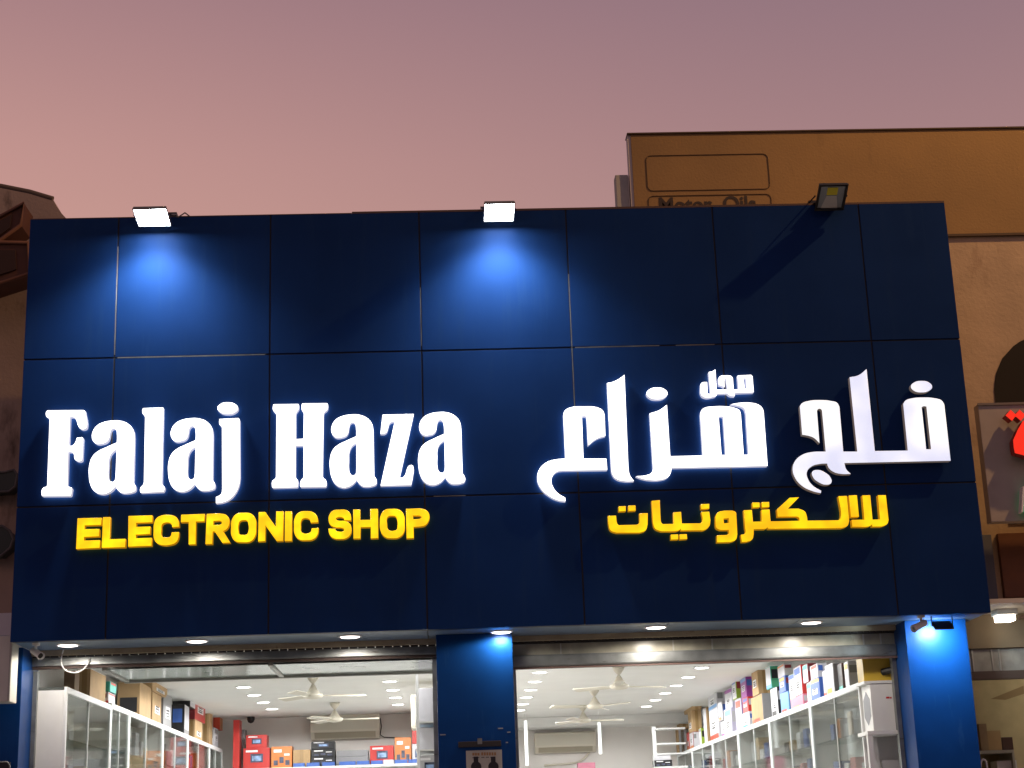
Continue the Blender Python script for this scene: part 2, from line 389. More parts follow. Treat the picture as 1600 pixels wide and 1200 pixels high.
# ---------------------------------------------------------------- air conditioners
def aircon(x0, x1, y, z0, z1, label):
    t = thing('air_conditioner', label, 'air conditioner', ((x0 + x1) / 2, y, z0))
    h = z1 - z0
    part('case', MB().prism([(x0, y, z0), (x0, y - .12, z0), (x0, y - .2, z0 + h * .28), (x0, y - .2, z1 - .02), (x0, y - .18, z1), (x0, y, z1)], (x1 - x0, 0, 0)), CREAM, t, bevel=.008)
    part('front_cover', MB().box(x0 + .03, x1 - .03, y - .208, y - .201, z0 + h * .36, z1 - .05), mat('ac_cover', (.60, .57, .48), .4), t)
    v = MB(); v.prism([(x0 + .06, y - .135, z0 + .012), (x0 + .06, y - .205, z0 + h * .26), (x0 + .06, y - .200, z0 + h * .27), (x0 + .06, y - .130, z0 + .012)], (x1 - x0 - .12, 0, 0))
    part('louvre', v, mat('ac_louvre', (.42, .38, .29), .5), t)
    return t
qa, qb = at(485, 1117, 1, 11.4), at(593, 1152, 1, 11.4)
aircon(qa.x, qb.x, 11.6, qb.z, qa.z, 'cream wall air conditioner on the back wall of the left room')
qa, qb = at(835, 1145, 1, 13.9), at(932, 1174, 1, 13.9)
aircon(qa.x, qb.x, 14.1, qb.z, qa.z, 'cream wall air conditioner on the back wall of the right room')
cm = MB(); cm.tube([at(594, 1122, 1, 11.57), at(596, 1135, 1, 11.57), at(594, 1148, 1, 11.57), at(600, 1152, 1, 11.57), at(640, 1153, 1, 11.57)], .008, 6)
solo('cable', cm, BLACK, at(596, 1135, 1, 11.57), 'thin dark cable hanging beside the left room air conditioner', 'cable')
cm = MB(); cm.tube(smooth([at(px, py, 1, 14.06) for px, py in ((922, 1174), (916, 1182), (907, 1189), (890, 1193), (850, 1196))]), .018, 8)
solo('pipe', cm, CREAM, at(907, 1189, 1, 14.06), 'cream hose curving below the right room air conditioner', 'pipe')
# dome camera on left back wall corner
q = at(392, 1124, 1, 11.2)
t = thing('dome_camera', 'small dark dome camera hanging at the back of the left room', 'camera', (q.x, 11.2, ZC))
part('stem', MB().tube([(q.x, 11.2, ZC), (q.x, 11.2, q.z + .05)], .014, 8), WHITE, t)
part('dome', MB().lathe((q.x, 11.2, q.z), [(.0005, -.06), (.04, -.045), (.06, 0), (.055, .05), (.0005, .055)], 16), DMETAL, t)
# hanging LED tubes at the back of the right room
def led_tube(px, y0, y1, dep, label):
    a, b = at(px[0], y0, 1, dep), at(px[1], y1, 1, dep)
    t = thing('tube_light', label, 'tube light', (a.x, dep, b.z), 'vertical tube lights')
    part('tube', MB().tube([(a.x, dep, a.z), (a.x, dep, b.z)], .026, 10), glow('tube_lamp', (.95, 1, .97), 1.0), t)
    part('hanger', MB().tube([(a.x, dep, ZC), (a.x, dep, a.z)], .004, 6), WHITE, t)
led_tube((821, 824), 1126, 1196, 12.4, 'upright white tube light beside the middle blue pillar')
led_tube((936, 939), 1129, 1178, 12.4, 'upright white tube light to the right of the right room air conditioner')

# ---------------------------------------------------------------- glass cabinets
def cabinet(xf, sgn, y0, y1, zt, label, group, goods):
    """xf front plane; sgn = direction from the front to the wall"""
    xb = xf + sgn * .34; lo, hi = min(xf, xb), max(xf, xb)
    t = thing('display_cabinet', label, 'display cabinet', ((xf + xb) / 2, (y0 + y1) / 2, .15), group)
    part('side_panel', MB().box(lo, hi, y0, y0 + .02, .15, zt - .03), WHITE, t)
    part('side_panel', MB().box(lo, hi, y1 - .02, y1, .15, zt - .03), WHITE, t)
    part('back_panel', MB().box(xb - .01 if sgn > 0 else xb, xb if sgn > 0 else xb + .01, y0 + .021, y1 - .021, .15, zt - .03), mat('cabinet_back', (.78, .80, .78), .5), t)
    part('top_panel', MB().box(lo, hi, y0, y1, zt - .010, zt), glass('frosted_top', (.88, .90, .89), .04, .3), t)
    f = MB(); a = xf - sgn * .001; b = xf - sgn * .028; l2, h2 = min(a, b), max(a, b)
    f.box(l2, h2, y0, y1, zt - .055, zt - .001)
    for yy in (y0, y1 - .04): f.box(l2, h2, yy, yy + .04, .15, zt - .056)
    part('frame', f, ALU, t, bevel=.003)
    ym = (y0 + y1) / 2
    for (ya, yb_, dx) in ((y0 + .041, ym + .03, .008), (ym - .03, y1 - .041, .016)):
        o = part('glass_door', MB().box(*sorted((xf - sgn * dx, xf - sgn * (dx + .005))), ya, yb_, .2, zt - .057), GLASS, t)
        e = ya if dx > .01 else yb_ - .012
        part('door_edge', MB().box(*sorted((xf - sgn * (dx - .001), xf - sgn * (dx + .0062))), e, e + .012, .2, zt - .058), ALU, o)
    for zz in (zt - .45, zt - .85, zt - 1.25):
        part('shelf', MB().box(lo + .012, hi - .012, y0 + .022, y1 - .022, zz, zz + .012), glass('shelf_glass', (.75, .88, .82), .1, .05), t)
        yy = y0 + .06
        while yy < y1 - .2:
            w = random.uniform(.10, .24); hh = random.uniform(.12, .30)
            if random.random() < goods:
                c = random.choice(GOODS); xx = xf + sgn * random.uniform(.08, .14)
                part('goods_box', MB().box(*sorted((xx, xx + sgn * .14)), yy, min(yy + w, y1 - .05), zz + .0125, zz + .0125 + hh), c, t)
            yy += w + random.uniform(.01, .08)
    return t
GOODS = [mat('goods_' + n, c, .4, noise=.25, nscale=9) for n, c in (('red', (.5, .05, .04)), ('orange', (.6, .22, .05)), ('white', (.65, .66, .68)), ('grey', (.35, .36, .38)), ('blue', (.06, .14, .4)), ('tan', (.5, .36, .2)), ('dark', (.06, .06, .07)), ('silver', (.55, .57, .6)))]
XL, ZL, XR, ZR = -3.38, 3.085, 3.86, 2.91
def y_on(px, X, Z):
    lo, hi = -3.0, 16.0
    for _ in range(50):
        mid = (lo + hi) / 2
        v = project((X, mid, Z))[0]
        if (v < px) == (X < 0): lo = mid
        else: hi = mid
    return lo
edL = [100, 170, 199, 252, 291, 325, 350]
names = ['nearest the street, almost empty', 'second from the street, narrow', 'third from the street', 'fourth from the street', 'fifth from the street', 'farthest from the street']
for k in range(6):
    ya, yb_ = y_on(edL[k], XL, ZL), min(y_on(edL[k + 1], XL, ZL), 11.2)
    cabinet(XL, -1, ya + .01, yb_ - .01, ZL + (-.02 if k == 0 else 0), 'white framed glass cabinet on the left wall, ' + names[k], 'glass cabinets along the left wall', .25 if k == 0 else .8)
edR = [1346, 1268, 1204, 1155, 1115, 1083, 1060]
for k in range(6):
    ya, yb_ = y_on(edR[k], XR, ZR), min(y_on(edR[k + 1], XR, ZR), 13.8)
    cabinet(XR, 1, ya + .01, yb_ - .01, ZR, 'white framed glass cabinet on the right wall, ' + ['nearest the street', 'second from the street', 'third from the street', 'fourth from the street', 'fifth from the street', 'farthest from the street'][k], 'glass cabinets along the right wall', .8)

# ---------------------------------------------------------------- boxes
COL = dict(card=CARD, dull=CARD_D)
def colour(n):
    if n in COL: return COL[n]
    c = dict(white=(.60, .60, .64), lilac=(.50, .48, .62), grey=(.25, .25, .26), silver=(.48, .48, .50), black=(.018, .018, .02), red=(.52, .035, .03), orange=(.62, .20, .04), scarlet=(.60, .06, .02),
             teal=(.05, .45, .38), blue=(.05, .13, .45), sky=(.12, .32, .62), purple=(.30, .05, .30), lime=(.32, .48, .05), green=(.08, .42, .22), pink=(.65, .22, .32), yellow=(.62, .42, .05), brown=(.10, .05, .035), maroon=(.25, .03, .04))[n]
    COL[n] = mat('carton_' + n, c, .38, noise=.07, nscale=5); return COL[n]
def carton(x0, x1, y0, y1, z0, z1, c, label, face=None, aisle=None, deco=(), group=None, name='carton'):
    """face: colour of the printed sheet on the street side; aisle: (side, colour) sheet on the aisle side"""
    cx, cy_ = (x0 + x1) / 2, (y0 + y1) / 2
    t = thing(name, label, 'box', (cx, cy_, z0), group)
    part('box_body', MB().box(x0, x1, y0, y1, z0, z1), colour(c), t, bevel=min(.006, (x1 - x0) * .05, (y1 - y0) * .05))
    h = z1 - z0; w = x1 - x0; d = y1 - y0; e = .0015
    if face: part('printed_side', MB().box(x0 + .008, x1 - .008, y0 - e, y0 - .0002, z0 + .008, z1 - .008), colour(face), t)
    if aisle:
        s, ac = aisle; xa = x1 if s > 0 else x0
        part('printed_side', MB().box(*sorted((xa + s * .0002, xa + s * e)), y0 + .008, y1 - .008, z0 + .008, z1 - .008), colour(ac), t)
    for kd in deco:
        if kd == 'tape':
            m = MB(); m.box(cx - .025, cx + .025, y0 - e, y0 - .0003, z0 + .001, z1 - .001); m.box(cx - .025, cx + .025, y0, y1, z1 + .0003, z1 + e)
            part('tape', m, TAPE, t)
        elif kd == 'print':
            m = MB(); m.box(x0 + w * .12, x1 - w * .12, y0 - 2 * e, y0 - e - .0002, z0 + h * .12, z0 + h * .55); part('print', m, INK, t)
        elif kd == 'photo':
            m = MB(); m.box(x0 + w * .28, x1 - w * .25, y0 - 2 * e, y0 - e - .0002, z0 + h * .30, z0 + h * .72); o = part('picture', m, mat('print_dark', (.06, .07, .12), .3, noise=.5, nscale=14), t)
            m = MB(); m.box(x0 + w * .34, x1 - w * .31, y0 - 3 * e, y0 - 2 * e - .0002, z0 + h * .38, z0 + h * .62); part('picture_screen', m, mat('print_screen', (.25, .38, .62), .3, noise=.5, nscale=18), o)
            m = MB(); m.box(x0 + w * .10, x1 - w * .45, y0 - 2 * e, y0 - e - .0002, z0 + h * .80, z0 + h * .90); part('print', m, LABEL, t)
        elif kd == 'shapes':
            m = MB()
            for q in range(3):
                a = x0 + w * (.12 + .28 * q); m.box(a, a + w * .2, y0 - 2 * e, y0 - e - .0002, z0 + h * (.12 + .1 * (q % 2)), z0 + h * (.35 + .15 * (q % 2)))
            part('picture', m, mat('print_dark', (.06, .07, .12)), t)
            m = MB(); m.box(x0 + w * .12, x0 + w * .5, y0 - 2 * e, y0 - e - .0002, z0 + h * .72, z0 + h * .86); m.box(x0 + w * .62, x0 + w * .88, y0 - 2 * e, y0 - e - .0002, z0 + h * .56, z0 + h * .66); part('print', m, LABEL, t)
        elif kd in ('labelL', 'labelR'):
            s = 1 if kd == 'labelL' else -1; xa = x1 if s > 0 else x0; lo_l = RB.uniform(.18, .36); hi_l = lo_l + RB.uniform(.25, .36)
            xx = sorted((xa + s * .0017, xa + s * .003)); m = MB(); m.box(*xx, y0 + d * .25, y1 - d * .2, z0 + h * lo_l, z0 + h * hi_l); o = part('paper_label', m, LABEL, t)
            xx = sorted((xa + s * .0032, xa + s * .004)); m = MB()
            for q in range(3): m.box(*xx, y0 + d * .33, y1 - d * .30, z0 + h * (lo_l + .05 + q * .08), z0 + h * (lo_l + RB.uniform(.08, .11) + q * .08))
            part('label_print', m, INK, o)
        elif kd in ('artL', 'artR'):
            s = 1 if kd == 'artL' else -1; xa = x1 if s > 0 else x0
            xx = sorted((xa + s * .0016, xa + s * .0026)); k = RB.randint(0, 3); cl = RB.choice(['grey', 'blue', 'scarlet', 'teal', 'orange', 'black', 'sky', 'purple', 'yellow'])
            m = MB()
            if k == 0: m.box(*xx, y0 + .01, y1 - .01, z0 + h * .02, z0 + h * .18)
            elif k == 1: m.box(*xx, y0 + .01, y1 - .01, z1 - h * .2, z1 - .01)
            elif k == 2: m.box(*xx, y0 + d * .12, y1 - d * .12, z0 + h * .72, z0 + h * .93)
            else: m.box(*xx, y0 + d * .3, y1 - d * .1, z0 + h * .05, z0 + h * .2)
            part('colour_print', m, colour(cl), t)
            m = MB(); xx = sorted((x0, x1)); m.box(x0 + w * .1, x0 + w * RB.uniform(.4, .9), y0 - 2 * e, y0 - e - .0002, z0 + h * RB.uniform(.4, .6), z0 + h * .85); part('colour_print', m, colour(RB.choice(['grey', 'blue', 'black', 'silver', 'maroon'])), t)
        elif kd == 'band':
            m = MB(); m.box(x0 - .001, x1 + .001, y0 - 2 * e, y0 - e - .0002, z0 + h * .05, z0 + h * .25); part('colour_band', m, colour('red'), t)
        elif kd == 'bandblue':
            m = MB(); m.box(x0 - .001, x1 + .001, y0 - 2 * e, y0 - e - .0002, z0 + h * .03, z0 + h * .22); part('colour_band', m, colour('blue'), t)
    return t

RB = random.Random(11)
def row_boxes(spec, X, Z, s, ox, oy, walllim, group):
    """spec rows: (near outer px, corner px, far px, top py, on, colour, face, aisle, deco, label); zoomed coords /4"""
    made = []; last_y = None
    for (n0, co, fa, yt, on, c, fc, ac, deco, lab) in spec:
        pn, pc, pf, pt = ox + n0 / 4, ox + co / 4, ox + fa / 4, oy + yt / 4
        y0 = y_on(pc, X, Z); y1 = y_on(pf, X, Z); y1 = max(min(y1, walllim) - .012, y0 + .05)
        z0 = Z + .001 if on is None else made[on] + .001
        zt = at(pc, pt, 1, y0).z
        zt = max(zt, z0 + .05)
        xo = at(pn, pt, 1, y0).x
        depth = min(max(abs(xo - X), .10), .33)
        sb_ = RB.uniform(.004, .05); xa, xb = sorted((X + s * sb_, X + s * (sb_ + depth)))
        dd = tuple(deco) + (('artR' if s > 0 else 'artL',) if c not in ('card', 'dull') and y1 - y0 > .15 else ()) + (('tape',) if c == 'card' and 'tape' not in deco and RB.random() < .4 else ())
        bt = carton(xa, xb, y0, y1, z0, zt, c, lab, face=fc, aisle=(-s, ac) if ac else None, deco=dd, group=group)
        bt.rotation_euler.z = math.radians(RB.uniform(-2.2, 2.2))
        made.append(zt)
GL = 'boxes on top of the left cabinets'
row_boxes([
 (435, 482, 512, 432, None, 'dull', None, None, (), 'dull brown carton nearest the street on the left cabinets'),
 (525, 592, 688, 420, None, 'card', None, None, ('tape',), 'tall plain cardboard carton beside the small teal and white boxes'),
 (672, 690, 738, 562, None, 'white', None, 'white', ('band',), 'small white and red box under the teal box on the left cabinets'),
 (672, 690, 732, 497, 2, 'teal', None, None, (), 'small teal box on top of the white and red box'),
 (745, 880, 958, 500, None, 'card', None, None, ('print',), 'large cardboard carton with a dark printed panel on the left cabinets'),
 (905, 965, 1028, 562, None, 'card', None, None, ('labelL',), 'cardboard carton with white label below a smaller carton, left cabinets'),
 (900, 955, 1055, 487, 5, 'card', None, None, ('labelL',), 'small labelled cardboard carton lying on another carton near the ceiling, left side'),
 (1018, 1035, 1078, 572, None, 'grey', None, None, ('labelL',), 'narrow dark grey box with white label on the left cabinets'),
 (1078, 1155, 1192, 640, None, 'black', None, 'white', (), 'black box with yellow edge and white end under the wide black box'),
 (1080, 1185, 1222, 527, 8, 'black', None, 'white', ('labelL',), 'wide glossy black box with white end, top of the left stack'),
 (1200, 1222, 1268, 735, None, 'card', None, None, ('labelL',), 'cardboard box underneath the red and black box'),
 (1205, 1224, 1283, 582, 10, 'maroon', None, 'red', ('labelL',), 'red and black glossy box on top of a cardboard box, left side'),
 (1280, 1328, 1345, 570, None, 'card', None, None, ('tape',), 'tall narrow cardboard carton just before the orange red box'),
 (1335, 1347, 1372, 785, None, 'white', None, 'white', ('labelL',), 'white box beneath the orange red box'),
 (1350, 1375, 1396, 600, 13, 'scarlet', None, 'orange', (), 'upright orange red box near the far end of the left cabinets'),
 (1374, 1402, 1425, 787, None, 'black', None, None, (), 'small black box under the white box, far end of the left cabinets'),
 (1380, 1398, 1450, 672, 15, 'white', None, 'white', (), 'white box on the small black box, far end of the left cabinets'),
], XL, ZL, -1, 0, 940, 11.45, GL)
GR = 'boxes on top of the right cabinets'
row_boxes([
 (283, 240, 215, 795, None, 'card', 'white', 'card', (), 'lowest cardboard box with white end at the far end of the right cabinets'),
 (285, 240, 208, 660, 0, 'card', None, None, ('labelR',), 'cardboard carton second in the farthest stack, right cabinets'),
 (310, 300, 283, 815, None, 'red', 'white', None, ('labelR',), 'small red framed box beside the farthest carton stack'),
 (356, 335, 305, 812, None, 'maroon', 'white', 'white', ('labelR',), 'dark red and white box left of the lime box'),
 (375, 330, 300, 680, 3, 'card', None, None, ('labelR',), 'cardboard carton on the dark red and white box'),
 (372, 335, 278, 588, 4, 'card', None, None, ('tape',), 'topmost cardboard carton, second stack from the back, right side'),
 (385, 372, 358, 790, None, 'lime', None, 'white', (), 'small lime green and white box on the right cabinets'),
 (425, 405, 386, 660, None, 'card', None, 'white', (), 'thin tall cardboard box left of the white boxes, right side'),
 (500, 490, 425, 655, None, 'white', None, 'white', ('labelR',), 'large white box, lower of two, right of the thin cardboard box'),
 (535, 490, 425, 532, 8, 'white', None, 'white', ('labelR',), 'large white box on top of another white box, right cabinets'),
 (528, 522, 498, 740, None, 'silver', None, 'white', ('labelR',), 'small white and grey box right of the large white boxes, bottom'),
 (528, 522, 498, 622, 10, 'silver', None, 'white', ('labelR',), 'small white and grey box stacked on its twin, right cabinets'),
 (585, 570, 530, 660, None, 'lilac', None, 'white', ('labelR',), 'white box with lilac sides, lower of its pair, right cabinets'),
 (585, 570, 530, 537, 12, 'lilac', None, 'white', ('labelR',), 'white box with lilac sides, on top of its pair'),
 (625, 618, 585, 600, None, 'lilac', None, 'lilac', (), 'plain lilac box under the green and white box'),
 (625, 612, 580, 472, 14, 'lime', None, 'white', ('labelR',), 'upright green and white box on the lilac box'),
 (680, 668, 628, 685, None, 'white', None, 'white', ('labelR',), 'white box at the bottom under the red and black box, right side'),
 (680, 668, 630, 592, 16, 'red', None, 'red', ('labelR',), 'red and black box in the middle of the purple topped stack'),
 (680, 668, 626, 467, 17, 'purple', None, 'purple', ('labelR',), 'purple and white box on top of the red and black box'),
 (812, 752, 680, 572, None, 'grey', 'grey', 'card', (), 'large carton with a grey end at the bottom beneath a cardboard box'),
 (806, 742, 700, 432, 19, 'card', None, None, ('labelR', 'tape'), 'big labelled cardboard carton on top of the grey ended carton'),
 (806, 742, 700, 388, 20, 'card', None, None, (), 'flat cardboard carton lying at the top under the shutter'),
 (700, 698, 676, 470, 18, 'yellow', None, 'lime', (), 'narrow yellow green box behind the big labelled carton'),
 (862, 845, 808, 530, None, 'black', None, 'white', ('labelR',), 'black and white box under the teal box'),
 (862, 828, 798, 402, 23, 'teal', 'green', 'white', (), 'teal green box with white side on the right cabinets'),
 (918, 908, 862, 558, None, 'sky', None, 'sky', (), 'light blue box at the bottom beside the pink box'),
 (912, 905, 862, 460, 25, 'blue', None, 'blue', ('labelR',), 'dark blue box on the light blue box'),
 (915, 905, 860, 384, 26, 'white', None, 'white', (), 'white patterned box on top of the dark blue box'),
 (1022, 1015, 922, 575, None, 'pink', None, 'pink', (), 'flat pink box lying under two white boxes'),
 (962, 955, 915, 445, 28, 'lime', None, 'white', ('labelR',), 'green and white box on the left end of the pink box'),
 (1025, 1012, 958, 392, 28, 'red', None, 'white', ('labelR',), 'white box with red edge on the right end of the pink box'),
 (1060, 1055, 1024, 500, None, 'white', None, 'white', ('labelR',), 'small white box right of the pink box, lower'),
 (1060, 1050, 1016, 385, 31, 'maroon', None, 'white', (), 'white box with a red side, stacked right of the pink box'),
 (1122, 1112, 1062, 470, None, 'blue', None, 'blue', ('labelR',), 'blue and white box, lower, beside the silver bag'),
 (1122, 1108, 1058, 384, 33, 'white', None, 'white', (), 'white and blue box on top of the blue and white box'),
 (1165, 1160, 1120, 420, None, 'lilac', None, 'silver', (), 'pale box wrapped in clear film, right of the blue boxes'),
 (1222, 1212, 1165, 382, None, 'silver', None, 'silver', (), 'silver grey carton near the right end of the right cabinets'),
 (1262, 1250, 1218, 382, None, 'brown', None, 'black', (), 'black box with dim picture near the right end of the cabinets'),
 (1302, 1295, 1268, 372, None, 'white', None, 'white', (), 'white thin panel box at the street end of the right cabinets'),
], XR, ZR, 1, 1000, 940, 14.0, GR)

# back shelf of the left room and its boxes
def zz(x, y, dep): return at(300 + x / 4, 940 + y / 4, 1, dep)
YB = 10.75
ztop = zz(900, 1025, YB).z
bs = thing('wall_shelf', 'white shelf along the back wall of the left room carrying red boxes', 'shelf', (-1.5, 11.15, .15))
part('shelf_board', MB().box(-3.0, .015, YB, 11.59, ztop - .035, ztop), WHITE, bs, bevel=.003)
part('shelf_support', MB().box(-3.0, .01, 11.2, 11.58, .15, ztop - .04), WHITE, bs)
GB = 'boxes on the back shelf of the left room'
def back(x0, x1, yt, dep, on, c, lab, deco=(), face=None, thick=.28):
    a, b = zz(x0, yt, dep), zz(x1, yt, dep); z0 = (ztop if on is None else on) + .001
    carton(a.x, b.x - .006, dep, dep + thick, z0, a.z, c, lab, face=face, deco=deco, group=GB); return a.z
r1 = back(320, 488, 918, YB + .12, None, 'red', 'large red box with a screen picture, lower left on the back shelf', ('photo',))
back(338, 470, 835, YB + .14, r1, 'red', 'smaller red box with a picture on top of the large red one', ('photo',))
back(258, 300, 740, YB + .10, None, 'red', 'tall narrow red box at the left end of the back shelf', ('band',))
back(303, 332, 800, YB + .40, None, 'grey', 'grey box behind the red boxes at the left end of the back shelf')
back(495, 628, 907, YB + .12, None, 'orange', 'orange and white glossy box right of the large red box', ('shapes',))
back(632, 742, 928, YB + .12, None, 'card', 'low cardboard carton on the back shelf beside the black boxes', ('tape',))
b1 = back(745, 895, 972, YB + .12, None, 'black', 'bottom black box of the black stack on the back shelf', ('shapes',))
b2 = back(745, 895, 925, YB + .12, b1, 'black', 'middle black box of the black stack on the back shelf', ('shapes',))
back(745, 893, 876, YB + .12, b2, 'black', 'top black box of the black stack on the back shelf', ('photo',))
g1 = back(902, 1104, 972, YB + .12, None, 'grey', 'long dark grey box, lower, under the air conditioner')
back(902, 1102, 932, YB + .12, g1, 'grey', 'long dark grey box, upper, under the air conditioner')
back(1112, 1262, 902, YB + .12, None, 'red', 'red box with a pale screen picture right of the grey boxes', ('photo',))
back(1266, 1372, 850, YB + .12, None, 'orange', 'tall orange box with tool pictures on the back shelf', ('shapes',))
w1 = back(1376, 1440, 890, YB + .12, None, 'white', 'white and blue box under the narrow red box', ('photo',))
w2 = back(1374, 1440, 790, YB + .12, w1, 'red', 'narrow red box between the yellow and the white blue box', ('band',))
back(1378, 1442, 690, YB + .12, w2, 'yellow', 'yellow and orange box on top at the right end of the back shelf', ('photo',))
back(1444, 1506, 862, YB + .12, None, 'orange', 'orange box with blue bottom band at the right end of the shelf', ('bandblue', 'shapes'))
pb = [(632, 704), (716, 796), (814, 892), (920, 1022), (1030, 1108), (1118, 1192), (1266, 1346), (1352, 1428), (1434, 1504)]
for k, (x0, x1) in enumerate(pb):
    a, b = zz(x0, 1003, YB + .01), zz(x1, 1003, YB + .01)
    carton(a.x, b.x, YB + .006, YB + .085, ztop + .001, ztop + .055, 'blue', f'small flat blue box at the shelf edge, {["first","second","third","fourth","fifth","sixth","seventh","eighth","ninth"][k]} from the left', group='small blue boxes on the back shelf edge')
a, b = zz(1196, 1000, YB + .01), zz(1262, 1000, YB + .01)
carton(a.x, b.x, YB + .006, YB + .085, ztop + .001, ztop + .06, 'white', 'small white box between the blue boxes on the shelf edge')

# partition shelf with white goods on the right of the left room
ps = thing('wall_rack', 'narrow white rack on the partition behind the middle pillar', 'rack', (-.12, 3.5, .15))
part('upright', MB().box(-.30, -.27, 3.0, 3.03, .15, 3.3), ALU, ps); part('upright', MB().box(-.30, -.27, 6.0, 6.03, .15, 3.3), ALU, ps)
rz = []
for z in (2.22, 2.52, 2.80):
    part('rack_shelf', MB().box(-.31, .01, 3.04, 5.99, z, z + .015), WHITE, ps); rz.append(z + .016)
part('rack_back', MB().box(-.01, .015, 3.0, 6.03, .3, 3.3), WHITE, ps)
for k, (y, w, z, h, c, lab) in enumerate([(3.1, .5, rz[2], .34, 'white', 'large white box on the top of the partition rack'), (3.8, .5, rz[2], .26, 'silver', 'silver box on the top of the partition rack behind the white one'),
        (3.1, .3, rz[1], .22, 'white', 'white box on the middle rack level nearest the street'), (3.45, .3, rz[1], .12, 'sky', 'light blue flat box on the middle rack level'), (3.8, .5, rz[1], .24, 'white', 'white box at the back of the middle rack level'),
        (3.1, .35, rz[0], .24, 'silver', 'silver box on the lower rack level nearest the street'), (3.5, .4, rz[0], .2, 'white', 'white box on the lower rack level')]):
    carton(-.29, -.06, y, y + w, z, z + h, c, lab, deco=('photo',) if k % 2 else (), group='boxes on the partition rack')
sw = thing('wall_box', 'white cabinet box hanging high on the partition in the left room', 'box', (-.2, 6.6, 3.0))
part('case', MB().box(-.42, .015, 6.4, 6.9, 2.98, 3.38), CREAM, sw, bevel=.01); part('door', MB().box(-.40, -.02, 6.385, 6.399, 3.0, 3.36), mat('ac_cover', (.6, .57, .48)), sw)

# right room: white rack and its boxes at the back
rk = thing('shelf_rack', 'white metal ladder rack at the back of the right room', 'rack', (3.0, 12.9, .15))
xa = at(1017, 1112, 1, 12.6).x; xb = XR - .02
up = MB(); up.box(xa, xa + .06, 12.6, 12.64, .15, 3.3); part('upright', up, ALU, rk)
for py in (1137.5, 1161, 1177):
    z = at(1030, py, 1, 12.6).z; m = MB(); m.box(xa + .061, xb, 12.6, 12.9, z - .025, z); part('rack_shelf', m, ALU, rk)
z = at(1030, 1198, 1, 12.6).z; part('rack_shelf', MB().box(xa + .061, xb, 12.55, 12.9, z - .03, z), ALU, rk)
for k, (x0, x1, h, c, lab) in enumerate([(1022, 1050, .10, 'black', 'black box with white print on the rack at the back right'), (1022, 1048, .07, 'white', 'flat white box on top of the black box on the rack')]):
    a, b = at(x0, 1190, 1, 12.6), at(x1, 1190, 1, 12.6); zq = z + .001 + (.101 if k else 0)
    carton(a.x, b.x, 12.58, 12.8, zq, zq + h, c, lab, deco=('shapes',) if k == 0 else ())
q0, q1 = at(903, 1192, 1, 13.3), at(930, 1192, 1, 13.3)
carton(q0.x, q1.x, 13.3, 13.55, q0.z - .3, q0.z, 'pink', 'pale pink package under the right room air conditioner')
sb = thing('low_shelf', 'white shelf under the pink package in the right room', 'shelf', (1.9, 13.4, .15)); part('shelf_board', MB().box(1.0, 2.5, 13.2, 13.59, .15, q0.z - .301), WHITE, sb)

# white box stand by the right pillar
st_z = at(1372, 1142, 1, .88).z
stn = thing('white_stand', 'white open stand under the white speaker box beside the right pillar', 'stand', (4.05, 1.02, .15))
part('top_board', MB().box(3.78, 4.5, .84, 1.2, st_z - .035, st_z), WHITE, stn, bevel=.004)
for x, y in ((3.78, .845), (3.90, 1.14), (4.40, .845)): part('leg', MB().box(x, x + .045, y, y + .045, .15, st_z - .036), WHITE, stn)
part('inner_panel', MB().box(3.97, 4.45, 1.15, 1.17, .15, st_z - .25), mat('cabinet_back', (.6, .62, .6)), stn)
zb = at(1372, 1068, 1, .88).z
sp_ = thing('speaker_box', 'white box with a grey hexagonal grille on its side beside the right pillar', 'box', (4.0, 1.02, st_z))
xq = at(1350, 1100, 1, 1.15).x
part('case', MB().box(xq - .002, 4.5, .88, 1.19, st_z + .002, zb), WHITE, sp_, bevel=.006)
hx = MB(); zm = (st_z + zb) / 2; hh = (zb - st_z) * .36
pts = [(xq - .0045, 0.92, zm - hh * .5), (xq - .0045, 1.035, zm - hh), (xq - .0045, 1.15, zm - hh * .5), (xq - .0045, 1.15, zm + hh * .5), (xq - .0045, 1.035, zm + hh), (xq - .0045, 0.92, zm + hh * .5)]
hx.prism(pts, (.002, 0, 0)); part('grille', hx, mat('grille_grey', (.22, .23, .25), .6), sp_)
rd = MB(); q = at(1388, 1090, 1, .878); rd.box(q.x - .02, q.x + .01, .8775, .8785, q.z - .008, q.z + .008); rd.box(q.x + .014, q.x + .03, .8775, .8785, q.z - .008, q.z + .004); part('red_mark', rd, colour('red'), sp_)
# carton and roll above it, on the box
hb0, hb1 = at(1350, 1061, 1, .95), at(1408, 1027, 1, .95)
carton(hb0.x, 4.5, .95, 1.18, zb + .026, hb1.z + .02, 'yellow', 'yellow brown carton with a dark round hole above the white speaker box')
part('board', MB().box(3.80, 4.52, .87, 1.19, zb + .001, zb + .025), WHITE, thing('shelf_board', 'white board between the speaker box and the yellow brown carton', 'board', (4.1, 1.03, zb)))
q = at(1384, 1050, 1, .945)
solo('dark_roll', MB().tube([(q.x - .03, .949, q.z), (q.x + .045, .88, q.z + .012)], .032, 14), BLACK, (q.x, .92, q.z), 'short black roll sticking out of the yellow brown carton', 'roll')

